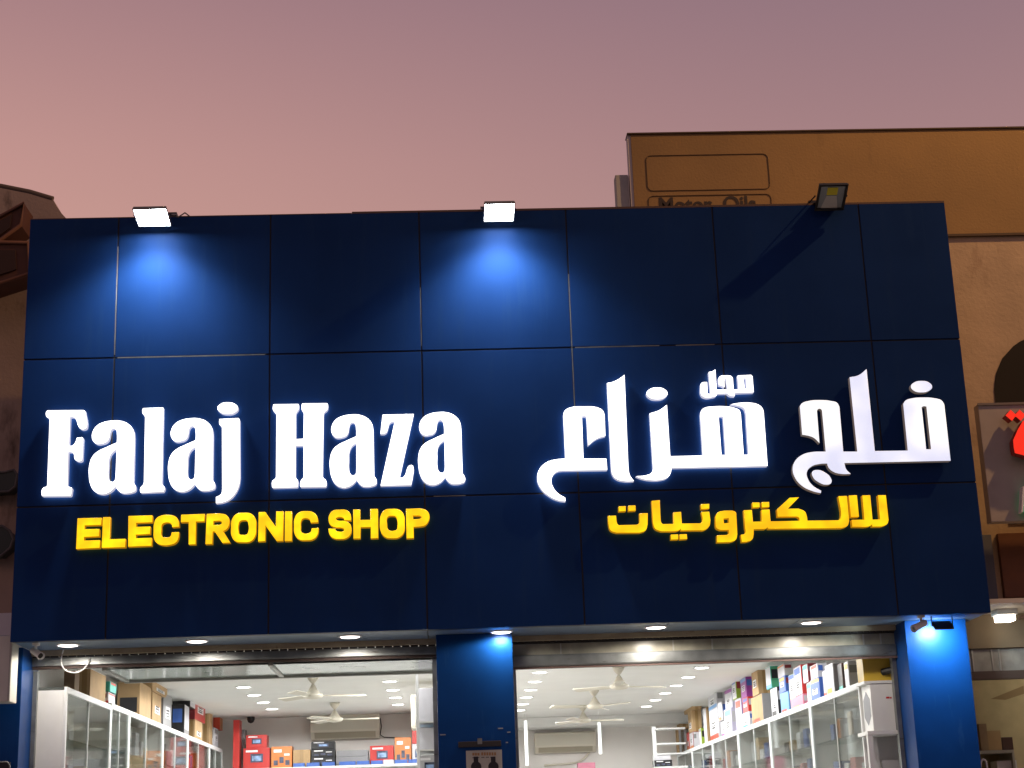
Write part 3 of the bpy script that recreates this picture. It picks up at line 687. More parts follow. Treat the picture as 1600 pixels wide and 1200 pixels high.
# ---------------------------------------------------------------- floodlights on the fascia
def floodlight(px, py, yd, wid, hgt, ndir, roll, lit, label, strength=0):
    c = at(px, py, 1, yd)
    n = Vector(ndir).normalized()
    u = n.cross(V(0, 0, 1)).normalized(); v = u.cross(n).normalized()        # u: sideways, v: up along the face
    u, v = (u * math.cos(roll) + v * math.sin(roll)), (v * math.cos(roll) - u * math.sin(roll))
    t = thing('floodlight', label, 'floodlight', (c.x, yd, c.z), 'small floodlights on the fascia')
    def P(a, b, d): return c + u * a + v * b + n * d
    def slab(m, w, h, d0, d1):
        return m.add([P(-w, -h, d0), P(w, -h, d0), P(w, h, d0), P(-w, h, d0), P(-w, -h, d1), P(w, -h, d1), P(w, h, d1), P(-w, h, d1)],
                     [(0, 3, 2, 1), (4, 5, 6, 7), (0, 1, 5, 4), (1, 2, 6, 5), (2, 3, 7, 6), (3, 0, 4, 7)])
    m = MB(); slab(m, wid / 2 - .004, hgt / 2 - .004, -.022, -.006); part('housing', m, mat('grey_lamp_frame', (.16, .17, .17), .4) if lit else DMETAL, t, bevel=.005)
    fr = MB(); w, h, b = wid / 2, hgt / 2, (.009 if lit else .022)
    for (a0, a1, b0, b1) in ((-w, w, -h, -h + b), (-w, w, h - b, h), (-w, -w + b, -h + b, h - b), (w - b, w, -h + b, h - b)):
        fr.add([P(a0, b0, -.005), P(a1, b0, -.005), P(a1, b1, -.005), P(a0, b1, -.005), P(a0, b0, .008), P(a1, b0, .012), P(a1, b1, .012), P(a0, b1, .012)],
               [(0, 3, 2, 1), (4, 5, 6, 7), (0, 1, 5, 4), (1, 2, 6, 5), (2, 3, 7, 6), (3, 0, 4, 7)])
    part('frame', fr, BLACK if not lit else mat('grey_lamp_frame', (.16, .17, .17), .4), t)
    if lit:
        m = MB(); slab(m, w - b - .001, h - b - .001, -.004, .004); part('led_face', m, glow('floodlight_led', (.90, .97, 1.0), strength), t)
        sl = bpy.data.lights.new('floodlight_beam', 'SPOT'); sl.energy = 250; sl.color = (.84, .97, 1.0); sl.spot_size = math.radians(126); sl.spot_blend = .8; sl.shadow_soft_size = .16
        so = bpy.data.objects.new('floodlight_beam', sl); C.objects.link(so); so.location = c + n * .03 + V(0, -.08, 0); so.rotation_euler = V(0, .10, -1).to_track_quat('-Z', 'Y').to_euler()
    else:
        m = MB(); slab(m, w - b - .001, h - b - .001, -.0045, -.003); o = part('reflector', m, mat('reflector', (.32, .36, .38), .35, metal=.3), t)
        m = MB(); m.add([P(-w * .55, -h + b, -.0025), P(w * .6, -h + b, -.0025), P(w * .35, h * .10, .0), P(-w * .35, h * .10, .0)], [(0, 1, 2, 3)]); part('reflector_side', m, mat('reflector_light', (.60, .60, .56), .4), o)
        m = MB(); slab(m, w * .36, h * .28, -.0028, .001)
        for k in range(len(m.v)): m.v[k] = m.v[k] + v * h * .44
        part('led_chip', m, mat('yellow_led', (.75, .68, .03), .4), o)
    fins = MB()
    for k in range(9):
        a = -w * .8 + w * 1.6 * k / 8
        fins.add([P(a - .003, -h * .65, -.0225), P(a + .003, -h * .65, -.0225), P(a + .003, h * .65, -.0225), P(a - .003, h * .65, -.0225), P(a - .003, -h * .65, -.036), P(a + .003, -h * .65, -.036), P(a + .003, h * .65, -.036), P(a - .003, h * .65, -.036)],
                 [(0, 3, 2, 1), (4, 5, 6, 7), (0, 1, 5, 4), (1, 2, 6, 5), (2, 3, 7, 6), (3, 0, 4, 7)])
    part('cooling_fin', fins, DMETAL, t, kind='stuff')
    return t, c, u, v, n
def wall_arm(t, c, u, n, wid):
    m = MB(); b = c - n * .02
    for s in (-1, 1):
        e = b + u * s * (wid / 2 + .012)
        m.tube([e, V(e.x, .06, FZ1 + .05)], .008, 6)
    m.box(c.x - wid / 2 - .02, c.x + wid / 2 + .02, .03, .16, FZ1 + .021, FZ1 + .06)
    part('bracket', m, DMETAL, t)
LED = 45
t, c, u, v, n = floodlight(238, 339, -.24, .30, .30, (0, -.17, -.98), .0, True, 'lit white floodlight over the left lettering', LED); wall_arm(t, c, u, n, .30)
t, c, u, v, n = floodlight(780, 331, -.24, .28, .31, (0, -.17, -.98), .0, True, 'lit white floodlight above the middle of the fascia', LED); wall_arm(t, c, u, n, .28)
t, c, u, v, n = floodlight(1299, 308, -.20, .27, .30, (0, -.50, -.86), .0, False, 'unlit black floodlight with a yellow chip on the right of the fascia'); wall_arm(t, c, u, n, .27)
m = MB(); e = c + v * -.10 - n * .05; m.add([(c.x - .13, .10, FZ1 + .03), (c.x + .13, .10, FZ1 + .03), (c.x + .13, e.y, e.z), (c.x - .13, e.y, e.z), (c.x - .13, .10, FZ1 + .036), (c.x + .13, .10, FZ1 + .036), (c.x + .13, e.y, e.z + .006), (c.x - .13, e.y, e.z + .006)],
      [(0, 3, 2, 1), (4, 5, 6, 7), (0, 1, 5, 4), (1, 2, 6, 5), (2, 3, 7, 6), (3, 0, 4, 7)]); part('shadow_plate', m, DMETAL, t)  # plate added between wall and lamp to cast a broad strip of shadow
# loose lamp cable beside left floodlight
q = at(268, 340, 1, -.15)
solo('cable', MB().tube([(q.x - .02, -.27, q.z - .03), (q.x + .01, -.2, q.z + .005), (q.x + .05, -.12, q.z + .012), (q.x + .1, -.03, FZ1 + .028), (q.x + .14, .05, FZ1 + .016)], .006, 6), BLACK, (q.x, -.1, FZ1), 'thin black cable leaving the left floodlight over the coping', 'cable')

# floodlight under the soffit lighting the right pillar
q = at(1450, 972, 2, FZ0 - .07)
c = V(4.36, .18, FZ0 - .085)
t = thing('soffit_floodlight', 'small dark floodlight hanging under the soffit and lighting the right pillar', 'floodlight', (c.x, c.y, FZ0))
nn = V(-.02, .62, -.78).normalized(); uu = V(1, 0, 0); vv = nn.cross(uu)
def PB(a, b, d): return c + uu * a + vv * b + nn * d
def slab2(w, h, d0, d1):
    return MB().add([PB(-w, -h, d0), PB(w, -h, d0), PB(w, h, d0), PB(-w, h, d0), PB(-w, -h, d1), PB(w, -h, d1), PB(w, h, d1), PB(-w, h, d1)],
             [(0, 3, 2, 1), (4, 5, 6, 7), (0, 1, 5, 4), (1, 2, 6, 5), (2, 3, 7, 6), (3, 0, 4, 7)])
part('housing', slab2(.085, .06, -.018, .0), DMETAL, t, bevel=.004)
part('led_face', slab2(.07, .045, .0005, .004), glow('pillar_floodlight_led', (.72, .90, 1.0), 380), t)
for s_ in (-1, 1): part('bracket', MB().box(c.x + s_ * .0915 - .0025, c.x + s_ * .0915 + .0025, c.y - .01, c.y + .01, c.z, FZ0 + .004), DMETAL, t)

# bullet cameras under the soffit
def bullet(loc, aim, label):
    loc = Vector(loc); a = Vector(aim).normalized()
    t = thing('security_camera', label, 'security camera', (loc.x, loc.y, FZ0 + .004), 'bullet cameras under the soffit')
    part('mount', MB().lathe((loc.x, loc.y, FZ0 + .004), [(.0005, -.02), (.032, -.018), (.035, .001)], 16), WHITE, t)
    b = V(loc.x, loc.y, FZ0 - .07)
    part('stem', MB().tube([(loc.x, loc.y, FZ0 - .015), b], .012, 8), WHITE, t)
    part('barrel', MB().tube([b - a * .045, b + a * .085], .029, 16), WHITE, t)
    part('lens_hood', MB().tube([b + a * .08, b + a * .105], .033, 16, cap=False), WHITE, t)
    part('lens', MB().tube([b + a * .075, b + a * .09], .023, 16), BLACK, t)
bullet((-3.48, .18, 0), (.62, -.62, -.42), 'white bullet camera under the soffit at the left pillar')
bullet((4.16, .12, 0), (-.85, -.3, -.40), 'grey bullet camera under the soffit beside the right pillar')
# looping white cable
pts = [at(px, py, 1, .72) for px, py in ((101, 1014), (96, 1028), (97, 1040), (104, 1048), (117, 1051), (130, 1046), (138, 1036), (140, 1028))]
solo('cable', MB().tube(smooth([V(p.x, .72 if i else .69, p.z) for i, p in enumerate(pts)]), .006, 8), WHITE, pts[0], 'white cable hanging in a loop beside the outer left downlight', 'cable')

# poster on the middle pillar
pz = thing('poster_hanger', 'black rail with a white watch poster on the middle pillar', 'poster', (.32, .41, 2.1))
a, b = at(716, 1164, 1, .405), at(783, 1159, 1, .405)
part('rail', MB().box(a.x, b.x, .395, .4185, a.z - .022, a.z + .026), mat('rail_brown_black', (.035, .03, .028), .35), pz, bevel=.004)
part('rail_clip', MB().box(.27, .31, .388, .394, a.z + .0, a.z + .05), STEEL, pz)
a2, b2 = at(728, 1173, 1, .41), at(784, 1171, 1, .41)
part('paper', MB().box(a2.x, b2.x, .414, .4175, 1.75, a2.z), mat('poster_paper', (.52, .53, .46), .35, noise=.08, nscale=10), pz)
def strip(m, x0, x1, py, h):
    p, q_ = at(x0, py, 1, .413), at(x1, py, 1, .413); m.box(p.x, q_.x, .4125, .4138, p.z - h / 2, p.z + h / 2)
m = MB(); [strip(m, x, x + 3.2, 1178.5, .022) for x in (738, 742, 746)]; [strip(m, x, x + 3, 1178, .026) for x in (752, 756, 760, 764, 768, 772)]
part('print', m, mat('poster_orange', (.40, .24, .10), .5), pz)
m = MB(); [strip(m, x, x + 5, 1184 - (x - 738) * .03, .008) for x in (738, 744, 752, 759, 766)]; part('print', m, mat('poster_grey', (.16, .16, .15), .5), pz)
for px in (744, 771):
    k = at(px, 1198, 1, .413); m = MB()
    m.lathe((0, 0, 0), [(.0005, 0), (.045, 0)], 20); m.v = [V(k.x + p.x, .4128, k.z + p.y) for p in m.v]
    m.box(k.x - .02, k.x + .02, .4120, .4135, k.z + .02, k.z + .085)
    part('picture', m, INK, pz)

# ---------------------------------------------------------------- lettering
def curve_mesh(polys, depth, name):
    """polys: list of closed loops of (x,z,smooth); returns a mesh in the local xz plane, front at y=0, back at y=depth"""
    cu = bpy.data.curves.new(name, 'CURVE'); cu.dimensions = '2D'; cu.fill_mode = 'BOTH'; cu.extrude = depth / 2; cu.resolution_u = 6
    cu.bevel_depth = .0035; cu.bevel_resolution = 1; cu.offset = -.0030
    for loop in polys:
        sp = cu.splines.new('BEZIER'); sp.bezier_points.add(len(loop) - 1); sp.use_cyclic_u = True
        for bp, (x, z, s) in zip(sp.bezier_points, loop):
            bp.co = (x, z, 0); h = 'AUTO' if s else 'VECTOR'
            bp.handle_left_type = h; bp.handle_right_type = h
    o = bpy.data.objects.new(name, cu); C.objects.link(o)
    bpy.context.view_layer.update()
    me = bpy.data.meshes.new_from_object(o.evaluated_get(bpy.context.evaluated_depsgraph_get()))
    bpy.data.objects.remove(o); bpy.data.curves.remove(cu)
    me.transform(Matrix(((1, 0, 0, 0), (0, 0, -1, depth / 2), (0, 1, 0, 0), (0, 0, 0, 1))))
    return me
YF, LD = -.085, .060
def letter(name, polys, face, side, parent, base):
    me = curve_mesh([[(x - base.x, z - base.z, s) for x, z, s in lp] for lp in polys], LD, name)
    for mm in (face, side, YHALO if side is YS else (HALO if side is WS else side)): me.materials.append(mm)
    for p in me.polygons:
        p.material_index = 0 if p.normal.y < -.7 else (2 if p.normal.y > .7 else 1)
    o = bpy.data.objects.new(name, me); C.objects.link(o); o.parent = parent; o.location = (0, 0, 0)
    me.name = name
    return o
def tr(reg, pts):
    x0, y0, s = reg; r = []
    for p in pts:
        if isinstance(p, tuple) and len(p) == 2 and isinstance(p[0], tuple):    # (region, points)
            r += tr(p[0], p[1])
        else:
            q = at(x0 + p[0] / s, y0 + p[1] / s, 1, YF); r.append((q.x, q.z, len(p) > 2))
    return r
def ell(reg, cx, cy_, rx, ry, ang=0):
    return tr(reg, [(cx + rx * math.cos(k * math.pi / 4) * math.cos(ang) - ry * math.sin(k * math.pi / 4) * math.sin(ang), cy_ + rx * math.cos(k * math.pi / 4) * math.sin(ang) + ry * math.sin(k * math.pi / 4) * math.cos(ang), 1) for k in range(8)])
def sign(label, base_px):
    b = at(*base_px, 1, YF)
    return thing('lettering_sign', label, 'sign', (b.x, YF, b.z)), b

WF = glow('white_letter_face', (1, 1, 1), 2.6, var=.15, vscale=2)
WS = glow('white_letter_side', (.84, .84, 1.0), .55, base=(.4,.4,.45))
HALO = glow('letter_back_glow', (1, .95, .92), 3.6)  # glowing letter backs added to imitate bloom around the lettering
YHALO = glow('yellow_letter_back_glow', (1, .62, .05), 1.6)
BF = glow('bluish_letter_face', (.97, 1, 1), .93, var=.14, vscale=1.8, col2=(.66, .75, 1.0))
BS = glow('bluish_letter_side', (.75, .62, .55), .10, base=(.35, .3, .27))
YFm = glow('yellow_letter_face', (1, .68, .002), 1.12, var=.22, vscale=6, col2=(1, .55, .002), base=(.8, .5, .02))
YS = glow('yellow_letter_side', (1, .45, .0), .32, base=(.6, .3, .02))
YF2 = glow('amber_letter_face', (1, .66, .002), .98, var=.16, vscale=5, col2=(1, .52, .002), base=(.8, .5, .02))

A = (60, 620, 7.056); B = (210, 620, 6.667); Cc = (410, 620, 7.5); D = (580, 620, 7.5)
sg, b = sign('large white lit Latin lettering on the left half of the blue fascia', (66, 776))
letter('letter', [tr(A, [(100, 150), (500, 147), (514, 158), (532, 330, 1), (515, 352, 1), (465, 352, 1), (440, 320, 1), (415, 250, 1), (390, 224, 1), (348, 222), (334, 542), (375, 538, 1), (403, 510, 1), (425, 452), (484, 446), (492, 456), (482, 692), (470, 706, 1), (425, 706, 1), (402, 688, 1), (390, 630, 1), (370, 610, 1), (328, 607), (316, 975), (335, 992, 1), (368, 1006, 1), (365, 1040), (360, 1080), (350, 1092), (40, 1094), (36, 1076), (40, 1022, 1), (60, 1000, 1), (88, 990, 1), (98, 975), (124, 250), (116, 236, 1), (95, 225, 1), (83, 200, 1), (85, 168, 1)])], WF, WS, sg, b)
a_out = [(630, 905), (590, 950, 1), (530, 982, 1), (470, 985, 1), (410, 955, 1), (370, 890, 1), (352, 790, 1), (355, 690, 1), (385, 600, 1), (440, 545, 1), (530, 500, 1), (638, 452), (638, 370, 1), (625, 315, 1), (600, 305, 1), (578, 320, 1), (563, 370, 1), (555, 410, 1), (530, 445, 1), (480, 463, 1), (430, 465, 1), (395, 440, 1), (378, 395, 1), (388, 335, 1), (425, 280, 1), (490, 243, 1), (580, 225, 1), (680, 228, 1), (760, 263, 1), (808, 325, 1), (820, 400), (815, 870), (830, 890, 1), (840, 920, 1), (832, 952, 1), (800, 968, 1), (735, 978, 1), (690, 972, 1), (655, 945, 1)]
a_in = [(637, 520), (590, 555, 1), (562, 610, 1), (555, 700, 1), (552, 790, 1), (562, 840, 1), (590, 862, 1), (618, 850, 1), (630, 800)]
ao, ai = tr(B, a_out), tr(B, a_in)
ref = ao[0]
for px, py in ((180.5, 759.6), (304.5, 755.7), (557.3, 749.3), (695.7, 745.3)):
    q = at(px, py, 1, YF); dx, dz = q.x - ref[0], q.z - ref[1]
    letter('letter', [[(x + dx, z + dz, s) for x, z, s in lp] for lp in (ao, ai)], WF, WS, sg, b)
letter('letter', [tr(B, [(92, 119), (300, 112), (286, 905), (300, 925, 1), (315, 945, 1), (308, 975, 1), (300, 988), (65, 998), (60, 985, 1), (63, 950, 1), (92, 915, 1), (100, 890), (112, 214), (105, 196, 1), (88, 178, 1), (82, 150, 1), (84, 130, 1)])], WF, WS, sg, b)
letter('letter', [tr(B, [(885, 232), (1085, 222), (1097, 240), (1100, 850), (1085, 930, 1), (1045, 1010, 1), (985, 1070, 1), (920, 1098, 1), (850, 1108), (850, 1045), (882, 1030, 1), (905, 1010, 1), (915, 960), (913, 322), (905, 305, 1), (888, 290, 1)])], WF, WS, sg, b)
letter('letter_dot', [ell(B, 972, 118, 107, 60)], WF, WS, sg, b)
letter('letter', [tr(Cc, [(128, 95), (136, 88), (420, 85), (428, 95), (425, 140, 1), (410, 165, 1), (396, 185, 1), (392, 210), (392, 497), (482, 492), (486, 205), (482, 180, 1), (465, 160, 1), (460, 130, 1), (462, 88), (470, 78), (755, 75), (768, 90), (765, 135, 1), (750, 160, 1), (725, 180, 1), (716, 210), (706, 935), (715, 952, 1), (738, 970, 1), (750, 992, 1), (750, 1040), (740, 1053), (450, 1056), (442, 1045), (446, 995, 1), (460, 970, 1), (477, 950, 1), (482, 925), (482, 570), (390, 572), (388, 940), (400, 962, 1), (415, 980, 1), (418, 1002, 1), (415, 1050), (405, 1058), (125, 1065), (113, 1055), (115, 992, 1), (135, 970, 1), (153, 955, 1), (160, 935), (165, 215), (158, 195, 1), (140, 175, 1), (125, 155, 1), (122, 130, 1)])], WF, WS, sg, b)
letter('letter', [tr(D, [(133, 210), (497, 202), (333, 950), (370, 945, 1), (395, 920, 1), (420, 845, 1), (440, 810, 1), (478, 802, 1), (493, 820, 1), (490, 920, 1), (468, 1032), (110, 1040), (275, 292), (248, 291, 1), (215, 312, 1), (196, 370, 1), (178, 415, 1), (152, 431, 1), (108, 432)])], WF, WS, sg, b)

E_ = (110, 780, 8.421); F_ = (280, 780, 6.957); G_ = (490, 780, 8.0)
sg, b = sign('yellow lit Latin capitals below the large white Latin lettering', (120, 858))
for reg, loops in ((E_, [[(95, 252), (410, 245), (405, 338), (188, 345), (186, 395), (380, 392), (378, 488), (180, 497), (178, 545), (390, 540), (385, 640), (75, 655)]]),
    (E_, [[(430, 238), (525, 235), (515, 528), (725, 522), (720, 632), (412, 640)]]),
    (E_, [[(765, 222), (1078, 213), (1078, 303), (865, 312), (865, 365), (1052, 360), (1048, 457), (862, 467), (862, 515), (1070, 508), (1068, 612), (760, 625)]]),
    (E_, [[(1430, 362), (1340, 368), (1333, 335, 1), (1305, 311, 1), (1235, 312, 1), (1205, 335, 1), (1198, 400, 1), (1196, 465, 1), (1215, 498, 1), (1250, 503, 1), (1305, 498, 1), (1326, 470, 1), (1332, 437), (1428, 432), (1420, 510, 1), (1385, 570, 1), (1310, 600, 1), (1200, 603, 1), (1130, 570, 1), (1098, 510, 1), (1095, 420, 1), (1102, 320, 1), (1135, 250, 1), (1200, 215, 1), (1300, 207, 1), (1380, 228, 1), (1420, 280, 1)]]),
    (F_, [[(22, 170), (278, 160), (272, 240), (182, 243), (178, 490), (103, 492), (103, 248), (18, 250)]]),
    (F_, [[(300, 160), (440, 155), (510, 172, 1), (542, 215, 1), (540, 280, 1), (515, 325, 1), (478, 347), (555, 472), (470, 475), (385, 350), (365, 352), (360, 485), (285, 488)], [(372, 238), (435, 232), (460, 245, 1), (460, 268, 1), (435, 280), (370, 280)]]),
    (F_, [[(700, 148, 1), (780, 158, 1), (828, 210, 1), (836, 300, 1), (825, 400, 1), (780, 455, 1), (690, 468, 1), (610, 455, 1), (570, 400, 1), (564, 310, 1), (575, 220, 1), (625, 160, 1)], [(700, 228, 1), (738, 235, 1), (752, 270, 1), (752, 350, 1), (735, 382, 1), (690, 388, 1), (655, 380, 1), (645, 345, 1), (645, 275, 1), (660, 240, 1)]]),
    (F_, [[(865, 140), (935, 140), (1050, 300), (1055, 133), (1135, 133), (1128, 452), (1060, 455), (938, 285), (935, 455), (858, 460)]]),
    (F_, [[(1152, 133), (1225, 133), (1225, 452), (1147, 455)]]),
    (F_, [[(1510, 250), (1430, 255), (1420, 225, 1), (1395, 209, 1), (1345, 211, 1), (1325, 240, 1), (1322, 300, 1), (1325, 350, 1), (1350, 371, 1), (1410, 368, 1), (1433, 350, 1), (1440, 318), (1515, 312), (1505, 380, 1), (1465, 430, 1), (1380, 447, 1), (1300, 435, 1), (1258, 385, 1), (1248, 290, 1), (1258, 200, 1), (1300, 145, 1), (1380, 130, 1), (1460, 145, 1), (1500, 190, 1)]]),
    (G_, [[(470, 265), (385, 262), (375, 237, 1), (345, 224, 1), (300, 226, 1), (278, 245, 1), (300, 265, 1), (400, 275, 1), (455, 310, 1), (472, 370, 1), (460, 440, 1), (410, 485, 1), (330, 497, 1), (245, 485, 1), (200, 440, 1), (185, 368), (270, 370), (280, 393, 1), (320, 406, 1), (365, 403, 1), (383, 380, 1), (360, 360, 1), (270, 350, 1), (210, 320, 1), (188, 265, 1), (198, 195, 1), (240, 145, 1), (320, 132, 1), (410, 137, 1), (455, 175, 1)]]),
    (G_, [[(495, 130), (582, 130), (582, 260), (710, 258), (708, 122), (803, 122), (808, 485), (715, 490), (715, 348), (588, 350), (585, 490), (498, 492)]]),
    (G_, [[(980, 122, 1), (1070, 132, 1), (1125, 190, 1), (1138, 300, 1), (1130, 410, 1), (1080, 470, 1), (980, 488, 1), (890, 470, 1), (840, 400, 1), (828, 300, 1), (845, 190, 1), (890, 135, 1)], [(980, 207, 1), (1022, 215, 1), (1042, 250, 1), (1048, 340, 1), (1038, 380, 1), (1005, 394, 1), (960, 395, 1), (930, 375, 1), (918, 300, 1), (915, 245, 1), (935, 215, 1)]]),
    (G_, [[(1155, 122), (1330, 115), (1410, 140, 1), (1447, 205, 1), (1438, 270, 1), (1395, 325, 1), (1330, 342), (1250, 347), (1252, 485), (1162, 490)], [(1243, 205), (1322, 205), (1350, 228, 1), (1322, 247), (1245, 252)]])):
    letter('letter', [tr(reg, lp) for lp in loops], YFm, YS, sg, b)

# Arabic, white
W1 = (830, 570, 5.4545); W2 = (940, 570, 6.0); W3 = (1070, 570, 6.667); W4 = (1230, 570, 5.714); W5 = (1340, 580, 7.5)
sg, b = sign('large white lit Arabic lettering on the right half of the blue fascia', (840, 780))
letter('letter', [tr(W1, [(640, 800), (648, 895), (270, 900), (225, 908, 1), (190, 935, 1), (172, 985, 1), (185, 1040, 1), (228, 1095, 1), (290, 1133), (292, 1163), (235, 1155, 1), (150, 1115, 1), (75, 1040, 1), (52, 965, 1), (70, 890, 1), (130, 832, 1), (215, 806, 1), (292, 800), (274, 420), (287, 390, 1), (335, 364, 1), (450, 355, 1), (565, 364, 1), (610, 390, 1), (625, 425), (632, 605), (560, 628, 1), (485, 685), (472, 447), (465, 437), (432, 437), (445, 800)])], WF, WS, sg, b)
letter('letter', [tr(W1, [(648, 155), (690, 147, 1), (745, 122, 1), (795, 85), (828, 880), (840, 940, 1), (875, 990), (795, 990, 1), (725, 970, 1), (692, 930, 1), (682, 870)])], WF, WS, sg, b)
hz = tr(W2, [(452, 455), (535, 428, 1), (612, 375), (643, 858), (W3, [(190, 945), (163, 510), (175, 472, 1), (210, 447, 1), (290, 435, 1), (400, 432, 1), (510, 447, 1), (568, 475, 1), (583, 515), (613, 938), (665, 938), (637, 500), (620, 455, 1), (570, 427, 1), (480, 412), (565, 397, 1), (680, 395, 1), (765, 415, 1), (808, 452, 1), (822, 500), (862, 1052)]), (655, 965), (648, 1010, 1), (620, 1053, 1), (550, 1078, 1), (460, 1080, 1), (380, 1066, 1), (325, 1045), (420, 1035, 1), (468, 1012, 1), (484, 975)])
letter('letter', [hz, tr(W3, [(352, 545), (362, 535), (392, 535), (402, 545), (428, 940), (382, 940)])], WF, WS, sg, b)
letter('letter_dot', [ell(W2, 520, 268, 98, 55)], WF, WS, sg, b)
letter('letter', [tr(W3, [(165, 205), (175, 188, 1), (232, 180), (236, 290), (250, 305, 1), (268, 302), (250, 75), (285, 68, 1), (318, 48), (332, 260), (445, 258), (432, 152), (420, 143, 1), (410, 152), (412, 234), (385, 217, 1), (355, 210), (350, 140), (370, 118, 1), (425, 111, 1), (482, 118, 1), (500, 140), (508, 258), (560, 255), (550, 112), (690, 105), (705, 120), (718, 285), (520, 292), (520, 326), (470, 318, 1), (440, 295), (335, 298), (328, 320, 1), (285, 335, 1), (210, 338, 1), (175, 315, 1)]), tr(W3, [(612, 140), (636, 137), (645, 250), (624, 251)])], WF, WS, sg, b)
fl = tr(W4, [(625, 775), (556, 112), (635, 94, 1), (708, 38), (782, 770), (W5, [(587, 930), (533, 385), (560, 345, 1), (640, 318, 1), (760, 308, 1), (900, 317, 1), (985, 345, 1), (1015, 390), (1090, 1050)]), (510, 878), (525, 930, 1), (568, 975), (480, 975, 1), (410, 955, 1), (370, 920, 1), (355, 882), (290, 886, 1), (215, 910, 1), (175, 960, 1), (185, 1020, 1), (230, 1080, 1), (303, 1125), (300, 1147), (230, 1130, 1), (130, 1080, 1), (65, 1000, 1), (48, 930, 1), (70, 860, 1), (130, 806, 1), (215, 780, 1), (343, 775), (310, 410), (298, 395, 1), (278, 395, 1), (265, 410), (288, 700), (240, 655, 1), (190, 635, 1), (133, 625), (112, 370), (130, 345, 1), (190, 323, 1), (290, 315, 1), (390, 323, 1), (445, 340, 1), (466, 375), (500, 775)])
letter('letter', [fl, tr(W5, [(750, 422), (775, 410), (805, 415), (860, 915), (803, 915)])], BF, BS, sg, b)
letter('letter_dot', [ell(W5, 748, 182, 125, 68)], BF, BS, sg, b)
letter('letter_dot', [ell(W4, 308, 1005, 98, 52, .52)], BF, BS, sg, b)

# Arabic, yellow
Y1 = (930, 760, 6.4); Y2 = (1150, 760, 6.154)
sg, b = sign('yellow lit Arabic lettering below the large white Arabic lettering', (950, 845))
for reg, nm, loops in ((Y1, 'letter', [[(128, 295), (208, 293), (213, 350), (230, 385, 1), (260, 388), (415, 384), (438, 370, 1), (444, 340), (442, 270), (525, 268), (524, 380), (503, 440, 1), (445, 463), (210, 464), (152, 438, 1), (132, 375)]]),
    (Y1, 'letter_dot', [[(235, 200), (305, 198), (305, 247), (235, 250)]]), (Y1, 'letter_dot', [[(332, 193), (402, 190), (405, 242), (332, 245)]]),
    (Y1, 'letter', [[(565, 145), (645, 138), (655, 350), (672, 375, 1), (700, 377), (785, 375), (782, 260), (858, 255), (866, 372), (1050, 370), (1070, 350, 1), (1062, 255), (1140, 253), (1152, 340), (1140, 398, 1), (1090, 437, 1), (1040, 440), (858, 441), (855, 425), (830, 442, 1), (760, 450), (660, 450), (598, 420, 1), (577, 360)]]),
    (Y1, 'letter_dot', [[(1057, 178), (1140, 175), (1140, 222), (1060, 228)]]), (Y1, 'letter_dot', [[(757, 482), (830, 480), (830, 530), (757, 532)]]), (Y1, 'letter_dot', [[(845, 480), (915, 478), (920, 525), (845, 530)]]),
    (Y1, 'letter', [[(1203, 300), (1225, 262, 1), (1290, 243), (1370, 242), (1405, 258, 1), (1412, 300), (1421, 480), (1405, 533, 1), (1350, 557), (1218, 560), (1218, 490), (1315, 486), (1335, 472, 1), (1335, 436), (1250, 436), (1212, 415, 1), (1203, 370)], [(1283, 322), (1335, 318), (1337, 365), (1287, 370)]]),
    (Y2, 'letter', [[(75, 230), (152, 227), (162, 340), (248, 338), (245, 225), (322, 222), (332, 337), (610, 331), (606, 302, 1), (585, 290), (400, 292), (395, 220), (515, 110), (605, 105), (498, 215), (600, 214), (662, 243, 1), (683, 295), (686, 330), (985, 326), (1005, 305, 1), (985, 95), (1065, 92), (1088, 330), (1070, 380, 1), (1015, 402), (310, 408), (305, 395), (280, 410), (170, 412), (170, 460), (155, 510, 1), (105, 533), (55, 535), (48, 465), (78, 461), (92, 440, 1), (88, 400)]]),
    (Y2, 'letter_dot', [[(158, 155), (225, 155), (228, 200), (160, 203)]]), (Y2, 'letter_dot', [[(247, 152), (318, 150), (320, 197), (250, 202)]]),
    (Y2, 'letter', [[(1085, 88), (1162, 85), (1182, 292), (1105, 295)]]),
    (Y2, 'letter', [[(1215, 87), (1290, 85), (1312, 320), (1385, 318), (1365, 85), (1440, 85), (1467, 325), (1452, 362, 1), (1400, 386), (1310, 387), (1308, 365), (1285, 382, 1), (1240, 390), (1118, 388), (1112, 322), (1235, 320)]])):
    letter(nm, [tr(reg, lp) for lp in loops], YF2, YS, sg, b)

# ---------------------------------------------------------------- old ochre fascia and right neighbour
OCH = mat('ochre_render', (.31, .19, .075), .85, noise=.16, nscale=.9, bump=.25, bscale=40, dirt=((.20, .125, .055), 2.2, .62, (1, 1, .25)))
PLAS = mat('old_plaster', (.47, .35, .235), .9, noise=.14, nscale=2, bump=.4, bscale=30, dirt=((.30, .20, .13), 3, .58, (1, 1, .3)))
of = thing('ochre_parapet', 'long ochre rendered parapet with old painted frames behind the blue fascia', 'parapet', (6.5, 1.2, 7.2))
part('wall', MB().box(1.972, 14, .9, 1.03, 7.2, 8.32), OCH, of)
part('white_end', MB().box(1.94, 1.971, .91, 1.03, 7.2, 8.318), mat('white_render', (.6, .55, .5), .8), of)
part('coping', MB().box(1.935, 14, .885, 1.05, 8.321, 8.335), mat('dark_coping', (.08, .05, .03), .8), of)
part('lower_edge', MB().box(4.76, 14, .885, .92, 7.175, 7.199), mat('dark_coping', (.08, .05, .03)), of)
